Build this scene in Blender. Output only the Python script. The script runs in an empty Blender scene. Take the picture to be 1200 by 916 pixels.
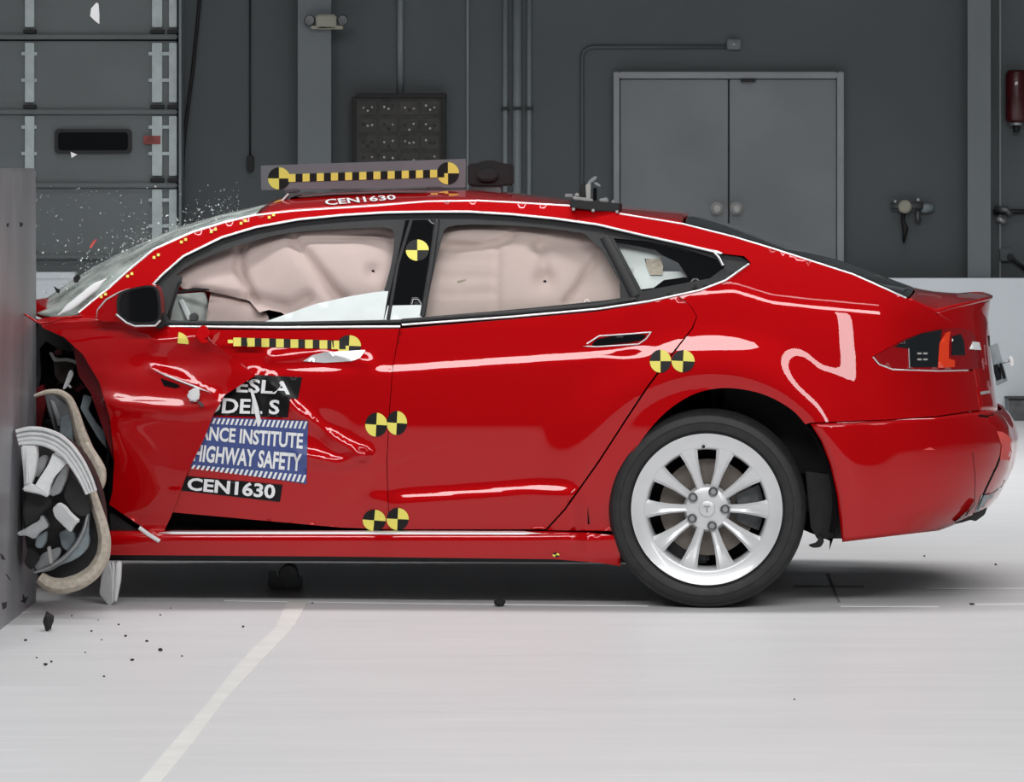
import bpy, bmesh, math, random
import numpy as np
from mathutils import Vector, Matrix
from mathutils.geometry import delaunay_2d_cdt

RND = random.Random(7)
C = bpy.context.scene.collection
SC = bpy.context.scene

# ------------------------------------------------------------------ camera
DC, F, H = 16.0, 5280.0, 1.5636          # distance to the car's near side, focal length in pixels (1200 wide), eye height
VX, VY = 690.0, 197.0                    # principal point in the 1200x916 frame
cam = bpy.data.cameras.new('camera')
cam.lens = 36.0 * F / 1200.0
cam.sensor_width = 36.0
cam.sensor_fit = 'HORIZONTAL'
cam.shift_x = (600 - VX) / 1200.0
cam.shift_y = (VY - 458) / 1200.0
cam.clip_end = 200
co = bpy.data.objects.new('camera', cam)
co.location = (0, -DC, H)
co.rotation_euler = (math.pi / 2, 0, 0)
C.objects.link(co)
SC.camera = co

# ------------------------------------------------------------------ world, lights, exposure
w = bpy.data.worlds.new('world')
SC.world = w
w.use_nodes = True
w.node_tree.nodes['Background'].inputs[0].default_value = (0.86, 0.93, 1.0, 1)
w.node_tree.nodes['Background'].inputs[1].default_value = 0.06


def area(name, loc, target, sx, sy, power, col=(1, 1, 1), spread=180):
    l = bpy.data.lights.new(name, 'AREA')
    l.shape = 'RECTANGLE'
    l.spread = math.radians(spread)
    l.size, l.size_y, l.energy, l.color = sx, sy, power, col
    o = bpy.data.objects.new(name, l)
    o.location = loc
    o.rotation_euler = (Vector(target) - Vector(loc)).to_track_quat('-Z', 'Y').to_euler()
    C.objects.link(o)
    return o


area('light_bank_front', (0.0, -10.0, 7.2), (0, -0.5, 0.4), 13.0, 1.5, 830)
area('light_bank_over', (0.0, -4.5, 7.5), (0, -4.3, 0.0), 9.0, 0.6, 110)
area('light_bank_middle', (0.4, 1.3, 7.5), (0.4, 1.25, 0), 10.0, 0.8, 230, spread=130)
area('light_bank_back', (0.5, 7.4, 7.5), (0.5, 7.3, 0), 14.0, 1.2, 300, spread=95)
area('softbox_right', (3.7, -9.5, 3.7), (1.0, 0, 0.9), 0.5, 3.2, 55)
SC.view_settings.view_transform = 'Standard'
SC.view_settings.look = 'None'
SC.view_settings.exposure = 0.0
SC.view_settings.gamma = 1.0
SC.view_settings.use_curve_mapping = False

# ------------------------------------------------------------------ materials


def mat(name, col, rough=0.5, metal=0.0, coat=0.0, spec=0.5, var=0.0, scale=8.0, bump=0.0, stretch=None, alpha=1.0, trans=0.0, ior=1.45, coat_rough=0.03, bscale=None):
    m = bpy.data.materials.new(name)
    m.use_nodes = True
    nt = m.node_tree
    b = nt.nodes['Principled BSDF']
    b.inputs['Base Color'].default_value = (*col, 1)
    b.inputs['Roughness'].default_value = rough
    b.inputs['Metallic'].default_value = metal
    b.inputs['Coat Weight'].default_value = coat
    b.inputs['Coat Roughness'].default_value = coat_rough
    b.inputs['Specular IOR Level'].default_value = spec
    b.inputs['Alpha'].default_value = alpha
    b.inputs['Transmission Weight'].default_value = trans
    b.inputs['IOR'].default_value = ior
    tc = nt.nodes.new('ShaderNodeTexCoord')
    mp = nt.nodes.new('ShaderNodeMapping')
    nt.links.new(tc.outputs['Object'], mp.inputs[0])
    if stretch:
        mp.inputs['Scale'].default_value = stretch
    n = nt.nodes.new('ShaderNodeTexNoise')
    n.inputs['Scale'].default_value = scale
    n.inputs['Detail'].default_value = 5
    nt.links.new(mp.outputs[0], n.inputs['Vector'])
    if var:
        r = nt.nodes.new('ShaderNodeValToRGB')
        r.color_ramp.elements[0].position = 0.3
        r.color_ramp.elements[1].position = 0.7
        r.color_ramp.elements[0].color = (*[c * (1 - var) for c in col], 1)
        r.color_ramp.elements[1].color = (*[min(1, c * (1 + var)) for c in col], 1)
        nt.links.new(n.outputs['Fac'], r.inputs[0])
        nt.links.new(r.outputs[0], b.inputs['Base Color'])
    if bump:
        bp = nt.nodes.new('ShaderNodeBump')
        bp.inputs['Strength'].default_value = bump
        bp.inputs['Distance'].default_value = 0.01
        if bscale:
            n2 = nt.nodes.new('ShaderNodeTexNoise')
            n2.inputs['Scale'].default_value = bscale
            n2.inputs['Detail'].default_value = 4
            nt.links.new(mp.outputs[0], n2.inputs['Vector'])
            nt.links.new(n2.outputs['Fac'], bp.inputs['Height'])
        else:
            nt.links.new(n.outputs['Fac'], bp.inputs['Height'])
        nt.links.new(bp.outputs[0], b.inputs['Normal'])
    return m


M = {}
M['red'] = mat('red_paint', (0.47, 0.0005, 0.0025), 0.5, 0.3, 1.0, 0.02, coat_rough=0.012)
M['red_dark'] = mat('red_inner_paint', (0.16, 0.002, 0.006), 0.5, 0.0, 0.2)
M['chrome'] = mat('chrome', (0.86, 0.86, 0.87), 0.32, 0.75)
M['black'] = mat('black_plastic', (0.012, 0.012, 0.013), 0.45, var=0.3, scale=40)
M['void'] = mat('dark_cavity', (0.006, 0.005, 0.006), 0.8, spec=0.1, var=0.3)
M['gloss_black'] = mat('gloss_black', (0.004, 0.004, 0.005), 0.06, 0, 1.0)
M['seal'] = mat('rubber_seal', (0.016, 0.0165, 0.018), 0.6, var=0.15, scale=60)
M['rubber'] = mat('tyre_rubber', (0.022, 0.022, 0.023), 0.55, var=0.2, scale=30, bump=0.08)
M['alloy'] = mat('silver_alloy', (0.68, 0.69, 0.70), 0.35, 0.25, 0.6, var=0.03, scale=15)
M['broken_alloy'] = mat('broken_alloy', (0.80, 0.81, 0.81), 0.45, 0.05, var=0.06, scale=30)
M['cord'] = mat('tyre_cord', (0.52, 0.46, 0.38), 0.85, var=0.18, scale=60, bump=0.5)
M['steel'] = mat('bare_steel', (0.40, 0.41, 0.42), 0.4, 0.6, var=0.2, scale=18)
M['steel_dk'] = mat('dark_steel', (0.12, 0.125, 0.13), 0.45, 0.6, var=0.3, scale=18)
M['brown'] = mat('brake_disc_steel', (0.22, 0.19, 0.165), 0.5, 0.5, var=0.15, scale=20)
M['airbag'] = mat('airbag_cloth', (0.60, 0.48, 0.447), 0.8, var=0.04, scale=9, bump=0.06, bscale=40, spec=0.2)
M['yellow'] = mat('yellow_vinyl', (0.90, 0.80, 0.16), 0.5, var=0.05, spec=0.3)
M['vblack'] = mat('black_vinyl', (0.010, 0.0095, 0.009), 0.5, var=0.2, spec=0.3)
M['label_black'] = mat('black_label', (0.006, 0.006, 0.0065), 0.35, spec=0.25, var=0.2)
M['blue'] = mat('blue_label', (0.060, 0.090, 0.27), 0.4, var=0.06)
M['white'] = mat('white_vinyl', (0.85, 0.86, 0.87), 0.45, var=0.03)
M['white_shard'] = mat('white_frosted', (0.80, 0.86, 0.85), 0.35, var=0.05, scale=14)
M['beige'] = mat('beige_plastic', (0.33, 0.32, 0.26), 0.6, var=0.1)
M['wall'] = mat('grey_wall_paint', (0.080, 0.092, 0.098), 0.6, var=0.08, scale=1.2, bump=0.05)
M['steelpaint'] = mat('grey_column_paint', (0.158, 0.178, 0.19), 0.55, var=0.06, scale=2)
M['door'] = mat('grey_door_paint', (0.19, 0.205, 0.215), 0.5, var=0.12, scale=1.5)
M['doorframe'] = mat('grey_frame_paint', (0.27, 0.285, 0.30), 0.5, var=0.08, scale=3)
M['garage'] = mat('garage_panel_paint', (0.16, 0.18, 0.185), 0.5, var=0.08, scale=2)
M['galv'] = mat('galvanised_strip', (0.52, 0.59, 0.59), 0.5, 0.2, var=0.12, scale=12)
M['pipe'] = mat('grey_conduit_paint', (0.20, 0.225, 0.235), 0.45, var=0.06)
M['lowwall'] = mat('pale_wall_paint', (0.74, 0.79, 0.83), 0.6, var=0.03, scale=2)
M['panelgrey'] = mat('brownish_panel', (0.045, 0.043, 0.04), 0.6, var=0.3, scale=12)
M['knob'] = mat('pale_knob', (0.42, 0.41, 0.40), 0.5, var=0.1)
M['board'] = mat('grey_board', (0.17, 0.175, 0.195), 0.5, var=0.06)
M['darkred'] = mat('dark_red_enamel', (0.055, 0.004, 0.006), 0.4, 0, 0.4, var=0.3)
M['amber'] = mat('orange_red_lens', (0.85, 0.055, 0.015), 0.2, 0, 1.0)
M['lens_red'] = mat('red_lens', (0.30, 0.003, 0.006), 0.12, 0, 1.0)
M['lens_dark'] = mat('dark_lens', (0.012, 0.014, 0.016), 0.08, 0, 1.0)
M['tape_red'] = mat('pink_red_tape', (0.78, 0.10, 0.085), 0.6, var=0.1)
M['plate'] = mat('pale_plate', (0.32, 0.36, 0.38), 0.45, var=0.2, scale=20)
M['bluegrey'] = mat('bluegrey_plastic', (0.22, 0.26, 0.28), 0.5, var=0.2, scale=25)
M['grit'] = mat('black_rubber_shard', (0.02, 0.02, 0.021), 0.8, var=0.3)
M['cable'] = mat('black_cable', (0.008, 0.008, 0.009), 0.6, var=0.2)
M['headliner'] = mat('interior_cloth', (0.03, 0.03, 0.032), 0.9, var=0.2)
M['plate_pale'] = mat('pale_green_plastic', (0.50, 0.54, 0.51), 0.5, var=0.12, scale=20)
M['seat'] = mat('pale_seat_cloth', (0.35, 0.36, 0.35), 0.7, var=0.1)


def glass_mat(name, col, alpha, rough=0.05, noise=None):
    m = bpy.data.materials.new(name)
    m.use_nodes = True
    nt = m.node_tree
    nt.nodes.remove(nt.nodes['Principled BSDF'])
    out = nt.nodes['Material Output']
    tr = nt.nodes.new('ShaderNodeBsdfTransparent')
    tr.inputs[0].default_value = (*col, 1)
    gl = nt.nodes.new('ShaderNodeBsdfGlossy')
    gl.inputs['Roughness'].default_value = rough
    fr = nt.nodes.new('ShaderNodeFresnel')
    fr.inputs[0].default_value = 1.45
    mx = nt.nodes.new('ShaderNodeMixShader')
    geo = nt.nodes.new('ShaderNodeNewGeometry')
    inv = nt.nodes.new('ShaderNodeMath')
    inv.operation = 'SUBTRACT'
    inv.inputs[0].default_value = 1.0
    nt.links.new(geo.outputs['Backfacing'], inv.inputs[1])
    mu = nt.nodes.new('ShaderNodeMath')
    mu.operation = 'MULTIPLY'
    nt.links.new(fr.outputs[0], mu.inputs[0])
    nt.links.new(inv.outputs[0], mu.inputs[1])
    nt.links.new(mu.outputs[0], mx.inputs[0])
    nt.links.new(tr.outputs[0], mx.inputs[1])
    nt.links.new(gl.outputs[0], mx.inputs[2])
    last = mx
    if noise:   # crazed glass: pale frost between the cracks
        df = nt.nodes.new('ShaderNodeBsdfDiffuse')
        df.inputs[0].default_value = (*noise, 1)
        tc = nt.nodes.new('ShaderNodeTexCoord')
        vo = nt.nodes.new('ShaderNodeTexVoronoi')
        vo.feature = 'DISTANCE_TO_EDGE'
        vo.inputs['Scale'].default_value = 45
        nt.links.new(tc.outputs['Object'], vo.inputs['Vector'])
        ns = nt.nodes.new('ShaderNodeTexNoise')
        ns.inputs['Scale'].default_value = 9
        ns.inputs['Detail'].default_value = 6
        nt.links.new(tc.outputs['Object'], ns.inputs['Vector'])
        r1 = nt.nodes.new('ShaderNodeMapRange')
        r1.inputs[1].default_value, r1.inputs[2].default_value = 0.0, 0.08
        r1.inputs[3].default_value, r1.inputs[4].default_value = 0.55, 0.0
        nt.links.new(vo.outputs['Distance'], r1.inputs[0])
        r2 = nt.nodes.new('ShaderNodeMapRange')
        r2.inputs[1].default_value, r2.inputs[2].default_value = 0.35, 0.75
        r2.inputs[3].default_value, r2.inputs[4].default_value = 0.12, alpha
        nt.links.new(ns.outputs['Fac'], r2.inputs[0])
        ad = nt.nodes.new('ShaderNodeMath')
        ad.operation = 'MAXIMUM'
        nt.links.new(r1.outputs[0], ad.inputs[0])
        nt.links.new(r2.outputs[0], ad.inputs[1])
        m2 = nt.nodes.new('ShaderNodeMixShader')
        nt.links.new(ad.outputs[0], m2.inputs[0])
        nt.links.new(mx.outputs[0], m2.inputs[1])
        nt.links.new(df.outputs[0], m2.inputs[2])
        last = m2
    nt.links.new(last.outputs[0], out.inputs[0])
    return m


M['glass'] = glass_mat('window_glass', (0.992, 0.996, 0.992), 0)
M['glass_crazed'] = glass_mat('crazed_glass', (0.78, 0.86, 0.82), 0.80, 0.1, (0.64, 0.70, 0.67))

# polished floor
fm = bpy.data.materials.new('polished_floor')
fm.use_nodes = True
nt = fm.node_tree
b = nt.nodes['Principled BSDF']
tc = nt.nodes.new('ShaderNodeTexCoord')
mp = nt.nodes.new('ShaderNodeMapping')
mp.inputs['Scale'].default_value = (0.35, 2.2, 1)
nt.links.new(tc.outputs['Object'], mp.inputs[0])
n1 = nt.nodes.new('ShaderNodeTexNoise')
n1.inputs['Scale'].default_value = 2.2
n1.inputs['Detail'].default_value = 8
n1.inputs['Roughness'].default_value = 0.65
nt.links.new(mp.outputs[0], n1.inputs['Vector'])
cr = nt.nodes.new('ShaderNodeValToRGB')
cr.color_ramp.elements[0].position = 0.28
cr.color_ramp.elements[0].color = (0.66, 0.665, 0.675, 1)
cr.color_ramp.elements[1].position = 0.72
cr.color_ramp.elements[1].color = (0.73, 0.73, 0.735, 1)
nt.links.new(n1.outputs['Fac'], cr.inputs[0])
mp2 = nt.nodes.new('ShaderNodeMapping')
mp2.inputs['Scale'].default_value = (0.5, 9.0, 1)
nt.links.new(tc.outputs['Object'], mp2.inputs[0])
n2 = nt.nodes.new('ShaderNodeTexNoise')
n2.inputs['Scale'].default_value = 3.0
n2.inputs['Detail'].default_value = 6
nt.links.new(mp2.outputs[0], n2.inputs['Vector'])
c2 = nt.nodes.new('ShaderNodeValToRGB')
c2.color_ramp.elements[0].position = 0.58
c2.color_ramp.elements[0].color = (0, 0, 0, 1)
c2.color_ramp.elements[1].position = 0.75
c2.color_ramp.elements[1].color = (1, 1, 1, 1)
nt.links.new(n2.outputs['Fac'], c2.inputs[0])
mx = nt.nodes.new('ShaderNodeMix')
mx.data_type = 'RGBA'
nt.links.new(c2.outputs[0], mx.inputs['Factor'])
nt.links.new(cr.outputs[0], mx.inputs['A'])
mx.inputs['B'].default_value = (0.77, 0.77, 0.77, 1)
nt.links.new(mx.outputs['Result'], b.inputs['Base Color'])
b.inputs['Roughness'].default_value = 0.42
b.inputs['Specular IOR Level'].default_value = 0.12
M['floor'] = fm

# brushed barrier steel
M['barrier'] = mat('barrier_steel', (0.30, 0.305, 0.325), 0.42, 0.35, var=0.22, scale=3.0, stretch=(1, 1, 0.5), bump=0.05)

# ------------------------------------------------------------------ projection helpers
PSI = math.radians(3.0)
TX = (830 - VX) / F * DC
EX = Vector((math.cos(PSI), -math.sin(PSI), 0))
EY = Vector((math.sin(PSI), math.cos(PSI), 0))


def P(px, py, d):
    """pixel + distance behind the car's side plane -> car-local points"""
    px = np.asarray(px, float)
    py = np.asarray(py, float)
    a = (px - VX) / F
    bb = (py - VY) / F
    t = (d + TX * math.sin(PSI) + DC * math.cos(PSI)) / (a * math.sin(PSI) + math.cos(PSI))
    X = a * t - TX
    Y = t - DC
    Z = H - bb * t
    lx = X * EX.x + Y * EX.y
    ly = X * EY.x + Y * EY.y
    return np.stack([lx, ly, Z], -1)


def W(px, py, Y):
    t = Y + DC
    return Vector(((px - VX) / F * t, Y, H - (py - VY) / F * t))


def FL(px, py, z=0.0):
    t = F * (H - z) / (py - VY)
    return Vector(((px - VX) / F * t, t - DC, z))


CARM = Matrix.Translation((TX, 0, 0)) @ Matrix.Rotation(-PSI, 4, 'Z')

# ------------------------------------------------------------------ side depth field
PX = np.arange(1200)
PYA = np.arange(916)


def curve(pts):
    x, y = zip(*pts)
    return np.interp(PX, x, y)


def sm(a, b, x):
    t = np.clip((x - a) / (b - a), 0, 1)
    return t * t * (3 - 2 * t)


BELT = curve([(60, 374), (130, 378), (200, 382), (330, 383), (470, 381), (600, 371), (700, 362), (760, 353), (820, 341), (860, 338), (905, 352), (960, 358), (1030, 364), (1090, 376), (1150, 382)])
SHO = curve([(60, 400), (200, 425), (310, 432), (458, 432), (600, 422), (720, 414), (800, 406), (900, 405), (1200, 410)])
CRE = curve([(380, 592), (430, 589), (470, 584), (560, 578), (620, 573), (670, 575), (700, 582), (1200, 590)])
AS = sm(250, 330, PX) * (1 - sm(730, 770, PX))
AR = 1 - sm(722, 745, PX)
AC = sm(425, 475, PX) * (1 - sm(660, 692, PX))
TILT = np.zeros((916, 1200))
RZ = sm(890, 960, PX)
for i in range(1200):
    rz = RZ[i]
    B, S, Cc, ac, as_ = BELT[i], SHO[i], CRE[i], AC[i], AS[i]
    ks = [B - 160, B - 60, B - 10, B - 3, B + 5, S - 6, S - 2, S + 1.5, S + 5.5, 472, 510, 545]
    vs = [44, 40, 33, 22, 11, 8.5, 8.5 + 16 * as_, 8.5 + 16 * as_, 6.5, 3.2 + 2.5 * rz, -1.0 + 4.5 * rz, -4.5 + 3.5 * rz]
    ks += [Cc - 22, Cc - 10, Cc - 6, Cc + 3, Cc + 8, Cc + 14, 619, 622, 627, 631, 645, 652, 662]
    ar = AR[i]
    vs += [-6.5, -8 + 6 * ac, -9 + 30 * ac, -10 + 31 * ac, -11 - 2 * ac, -13 - 3 * ac, -13, -12 + 56 * ar, -12 + 56 * ar, -13 + 8 * ar, -16 + 7 * ar, -20 + 6 * ar, -30]
    ks = np.array(ks, float)
    for q in range(1, len(ks)):
        if ks[q] <= ks[q - 1]:
            ks[q] = ks[q - 1] + 0.5
    TILT[:, i] = np.interp(PYA, ks, vs)


def blur(a, s):
    r = int(3 * s)
    k = np.exp(-0.5 * (np.arange(-r, r + 1) / s) ** 2)
    k /= k.sum()
    for ax in (0, 1):
        p = np.pad(a, [(r, r) if q == ax else (0, 0) for q in (0, 1)], 'edge')
        a = sum(k[j] * (p[j:j + a.shape[0]] if ax == 0 else p[:, j:j + a.shape[1]]) for j in range(2 * r + 1))
    return a


TILT = blur(TILT, 1.6)
SL = np.tan(np.radians(TILT)) / 330.0
DREF = np.interp(PX, [0, 60, 200, 330, 700, 800, 880, 930, 980, 1020, 1060, 1200], [0.066, 0.056, 0.038, 0.026, 0.018, 0.012, 0.008, 0.013, 0.030, 0.052, 0.075, 0.12])
DREF = blur(np.repeat(DREF[None], 8, 0), 18)[0]
D0 = np.zeros((916, 1200))
D0[500] = DREF
D0[:500] = DREF + np.cumsum(SL[499::-1], 0)[::-1]
D0[501:] = DREF - np.cumsum(SL[501:], 0)
XX, YY = np.meshgrid(PX, PYA)
# rear haunch and wheel-arch flare
rr = np.hypot(XX - 835, (YY - 600))
flare = -0.034 * (1 - sm(166, 222, rr)) * sm(560, 500, -YY * 0 + 530) 
flare *= (1 - sm(600, 660, YY) * 0.3)
lip = 0.010 * (1 - sm(146, 163, rr))
D0 = D0 + flare + lip
D0 = blur(D0, 2.2)


def seg_ridge(pts, wid, h, asym=0.0):
    """raised fold along a polyline (towards the viewer)"""
    best = np.full(XX.shape, 1e9)
    for (x0, y0), (x1, y1) in zip(pts[:-1], pts[1:]):
        dx, dy = x1 - x0, y1 - y0
        L = dx * dx + dy * dy
        t = np.clip(((XX - x0) * dx + (YY - y0) * dy) / L, 0, 1)
        dd = np.hypot(XX - x0 - t * dx, YY - y0 - t * dy)
        best = np.minimum(best, dd)
    return -h * np.exp(-(best / wid) ** 2)


def blob(cx, cy, rx, ry, h):
    return -h * np.exp(-((XX - cx) / rx) ** 2 - ((YY - cy) / ry) ** 2)


# crumpled front door
DOOR = D0 + seg_ridge([(318, 450), (345, 480), (400, 520), (425, 532)], 7, 0.016) + seg_ridge([(350, 533), (395, 543), (428, 535)], 7, 0.016) \
    + seg_ridge([(296, 440), (305, 475), (300, 500)], 5, 0.009) + seg_ridge([(320, 420), (380, 413), (430, 425)], 8, 0.008) \
    + blob(375, 505, 22, 16, -0.012) + blob(440, 586, 12, 8, 0.008)
# fender pushed back and out over the door
FEND = D0 - 0.02 - 0.018 * sm(190, 300, XX) + seg_ridge([(120, 470), (150, 476), (215, 481), (270, 474)], 11, 0.013) \
    + seg_ridge([(60, 378), (120, 374), (160, 380)], 4, 0.010) + seg_ridge([(115, 445), (131, 500), (134, 560)], 5, -0.004) \
    + seg_ridge([(185, 400), (240, 394), (270, 410)], 7, 0.010) + seg_ridge([(178, 432), (250, 462)], 5, 0.006) \
    + blob(200, 425, 60, 14, -0.010) + 0.012 * sm(500, 630, YY)


def sampler(A):
    def f(px, py):
        x = np.clip(np.asarray(px, float), 0, 1198.99)
        y = np.clip(np.asarray(py, float), 0, 914.99)
        ix = x.astype(int)
        iy = y.astype(int)
        fx, fy = x - ix, y - iy
        return (A[iy, ix] * (1 - fx) + A[iy, ix + 1] * fx) * (1 - fy) + (A[iy + 1, ix] * (1 - fx) + A[iy + 1, ix + 1] * fx) * fy
    return f


SIL = [(340, 1158), (346, 1161), (358, 1160), (370, 1158), (395, 1160), (430, 1163), (460, 1166), (482, 1170), (490, 1178), (500, 1184), (515, 1188), (530, 1187), (550, 1183), (565, 1176), (585, 1165), (600, 1152), (613, 1130), (640, 1100)]
SILY, SILX = zip(*SIL)


def tail(px, py):
    s = np.interp(py, SILY, SILX)
    u = np.clip((np.asarray(px, float) - 1020) / (s - 1020), 0, 0.9995)
    return 0.58 * (1 - (1 - u ** 2.3) ** (1 / 2.3))


d0s, dds, dfs = sampler(D0), sampler(DOOR), sampler(FEND)
DS = lambda x, y: d0s(x, y) + tail(x, y)
DD = lambda x, y: dds(x, y)
DF = lambda x, y: dfs(x, y)

# ------------------------------------------------------------------ mesh helpers


def link(name, verts, faces, m, parent=None, smooth=None, mats=None, midx=None):
    me = bpy.data.meshes.new(name)
    me.from_pydata([tuple(v) for v in verts], [], [tuple(f) for f in faces])
    for q in (mats or [m]):
        me.materials.append(q)
    if midx is not None:
        me.polygons.foreach_set('material_index', midx)
    if smooth is True:
        me.polygons.foreach_set('use_smooth', [True] * len(me.polygons))
    elif smooth:
        me.polygons.foreach_set('use_smooth', smooth)
    me.update()
    o = bpy.data.objects.new(name, me)
    C.objects.link(o)
    if parent:
        o.parent = parent
    return o


def tag(o, label=None, cat=None, group=None, kind=None):
    if label:
        o['label'] = label
    if cat:
        o['category'] = cat
    if group:
        o['group'] = group
    if kind:
        o['kind'] = kind
    return o


def empty(name, loc=(0, 0, 0), rz=0.0):
    o = bpy.data.objects.new(name, None)
    o.location = loc
    o.rotation_euler = (0, 0, rz)
    o.empty_display_size = 0.2
    C.objects.link(o)
    return o


def densify(poly, step):
    out = []
    n = len(poly)
    for i in range(n):
        a, b_ = poly[i], poly[(i + 1) % n]
        k = max(1, int(math.hypot(b_[0] - a[0], b_[1] - a[1]) / step))
        for j in range(k):
            t = j / k
            out.append((a[0] + (b_[0] - a[0]) * t, a[1] + (b_[1] - a[1]) * t))
    return out


def inside(poly, x, y):
    x = np.asarray(x, float)
    y = np.asarray(y, float)
    r = np.zeros(x.shape, bool)
    n = len(poly)
    for i in range(n):
        x0, y0 = poly[i]
        x1, y1 = poly[(i + 1) % n]
        if y0 == y1:
            continue
        c = ((y0 > y) != (y1 > y)) & (x < (x1 - x0) * (y - y0) / (y1 - y0) + x0)
        r ^= c
    return r


def edge_dist(poly, x, y):
    d = np.full(np.shape(x), 1e9)
    n = len(poly)
    for i in range(n):
        x0, y0 = poly[i]
        dx, dy = poly[(i + 1) % n][0] - x0, poly[(i + 1) % n][1] - y0
        L = dx * dx + dy * dy or 1e-9
        t = np.clip(((x - x0) * dx + (y - y0) * dy) / L, 0, 1)
        d = np.minimum(d, np.hypot(x - x0 - t * dx, y - y0 - t * dy))
    return d


def smooth_poly(pts, n=2):
    """round a control polygon a little (Chaikin)"""
    for _ in range(n):
        q = []
        for i in range(len(pts)):
            a, b_ = pts[i], pts[(i + 1) % len(pts)]
            q.append((a[0] * .75 + b_[0] * .25, a[1] * .75 + b_[1] * .25))
            q.append((a[0] * .25 + b_[0] * .75, a[1] * .25 + b_[1] * .75))
        pts = q
    return pts


def tri(poly, holes=(), step=6):
    loops = [densify(poly, step)] + [densify(h, step) for h in holes]
    pts, edges = [], []
    for L in loops:
        s = len(pts)
        pts += L
        edges += [(s + i, s + (i + 1) % len(L)) for i in range(len(L))]
    xs = [p[0] for p in poly]
    ys = [p[1] for p in poly]
    gx, gy = np.meshgrid(np.arange(min(xs), max(xs), step), np.arange(min(ys), max(ys), step * 0.866))
    gx = gx + (np.arange(gx.shape[0]) % 2)[:, None] * step / 2
    gx, gy = gx.ravel(), gy.ravel()
    ok = inside(poly, gx, gy)
    for h in holes:
        ok &= ~inside(h, gx, gy)
    gx, gy = gx[ok], gy[ok]
    for L in [poly] + list(holes):
        k = edge_dist(L, gx, gy) > step * 0.45
        gx, gy = gx[k], gy[k]
    pts += list(zip(gx, gy))
    r = delaunay_2d_cdt([Vector(p) for p in pts], edges, [], 0, 1e-4)
    v = np.array([(p.x, p.y) for p in r[0]])
    f = np.array([list(t) for t in r[2] if len(t) == 3])
    c = v[f].mean(1)
    ok = inside(poly, c[:, 0], c[:, 1])
    for h in holes:
        ok &= ~inside(h, c[:, 0], c[:, 1])
    f = f[ok]
    # orient so that normals face -y after lifting: image y is down -> make clockwise in image = ccw seen by the viewer
    a = (v[f[:, 1]] - v[f[:, 0]])
    b2 = (v[f[:, 2]] - v[f[:, 0]])
    cr_ = a[:, 0] * b2[:, 1] - a[:, 1] * b2[:, 0]
    f[cr_ > 0] = f[cr_ > 0][:, ::-1]
    return v, f


def panel(name, poly, D, m, parent, step=6, off=0.0, thick=0.012, holes=(), roll=0.004):
    """a shell that follows the depth field D inside a pixel polygon; rolled edge, back face and real thickness"""
    v, f = tri(poly, holes, step)
    d = D(v[:, 0], v[:, 1]) + off
    ed = {}
    for t in f:
        for a, b_ in ((t[0], t[1]), (t[1], t[2]), (t[2], t[0])):
            ed[(a, b_)] = 1
    bnd = [(a, b_) for (a, b_) in ed if (b_, a) not in ed]
    onb = np.zeros(len(v), bool)
    for a, b_ in bnd:
        onb[a] = onb[b_] = True
    fr = P(v[:, 0], v[:, 1], d)
    if roll and not holes:
        pass
    bk = fr.copy()
    bk[:, 1] += thick
    n = len(v)
    verts = list(fr) + list(bk)
    faces = [tuple(t) for t in f] + [tuple(n + t[::-1]) for t in f]
    smf = [True] * len(faces)
    # wall with own verts so the edge stays crisp
    idx = np.where(onb)[0]
    mp_ = {k: i for i, k in enumerate(idx)}
    s = len(verts)
    for k in idx:
        verts.append(fr[k])
    for k in idx:
        verts.append(bk[k])
    nb = len(idx)
    for a, b_ in bnd:
        faces.append((s + mp_[b_], s + mp_[a], s + nb + mp_[a], s + nb + mp_[b_]))
        smf.append(False)
    return link(name, verts, faces, m, parent, smf)


def ribbon(name, pts, wpx, D, m, parent, off=-0.004, h=0.006, step=5, closed=False, taper=False):
    """raised moulding strip along a pixel polyline"""
    L = []
    seq = list(pts) + ([pts[0]] if closed else [])
    for a, b_ in zip(seq[:-1], seq[1:]):
        k = max(1, int(math.hypot(b_[0] - a[0], b_[1] - a[1]) / step))
        for j in range(k):
            L.append((a[0] + (b_[0] - a[0]) * j / k, a[1] + (b_[1] - a[1]) * j / k))
    if not closed:
        L.append(seq[-1])
    L = np.array(L, float)
    t = np.gradient(L, axis=0)
    if closed:
        t[0] = t[-1] = L[1] - L[-2]
    t /= np.linalg.norm(t, axis=1)[:, None] + 1e-9
    nrm = np.stack([-t[:, 1], t[:, 0]], 1)
    ww = np.full(len(L), wpx / 2.0)
    if taper:
        ww = ww * np.clip(np.minimum(np.arange(len(L)), np.arange(len(L))[::-1]) / 3.0, 0.15, 1)
    prof = [(-1, h), (-0.75, 0.25 * h), (0, 0), (0.75, 0.25 * h), (1, h)]
    V = []
    for s, dd in prof:
        q = L + nrm * (ww * s)[:, None]
        d = D(L[:, 0] * 0.3 + q[:, 0] * 0.7, L[:, 1] * 0.3 + q[:, 1] * 0.7) + off + dd
        V.append(P(q[:, 0], q[:, 1], d))
    for s in (1, -1):
        q = L + nrm * (ww * s)[:, None]
        V.append(P(q[:, 0], q[:, 1], D(q[:, 0], q[:, 1]) + off + h + 0.006))
    n = len(L)
    k = len(V)
    verts = np.concatenate(V)
    faces = []
    for i in range(n - 1):
        for j in range(k):
            j2 = (j + 1) % k
            faces.append((j * n + i, j * n + i + 1, j2 * n + i + 1, j2 * n + i))
    o = link(name, verts, faces, m, parent, True)
    fix(o)
    return o


def fix(o):
    bm = bmesh.new()
    bm.from_mesh(o.data)
    bmesh.ops.recalc_face_normals(bm, faces=bm.faces)
    bm.to_mesh(o.data)
    bm.free()


def flip_out(o):
    fix(o)


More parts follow.
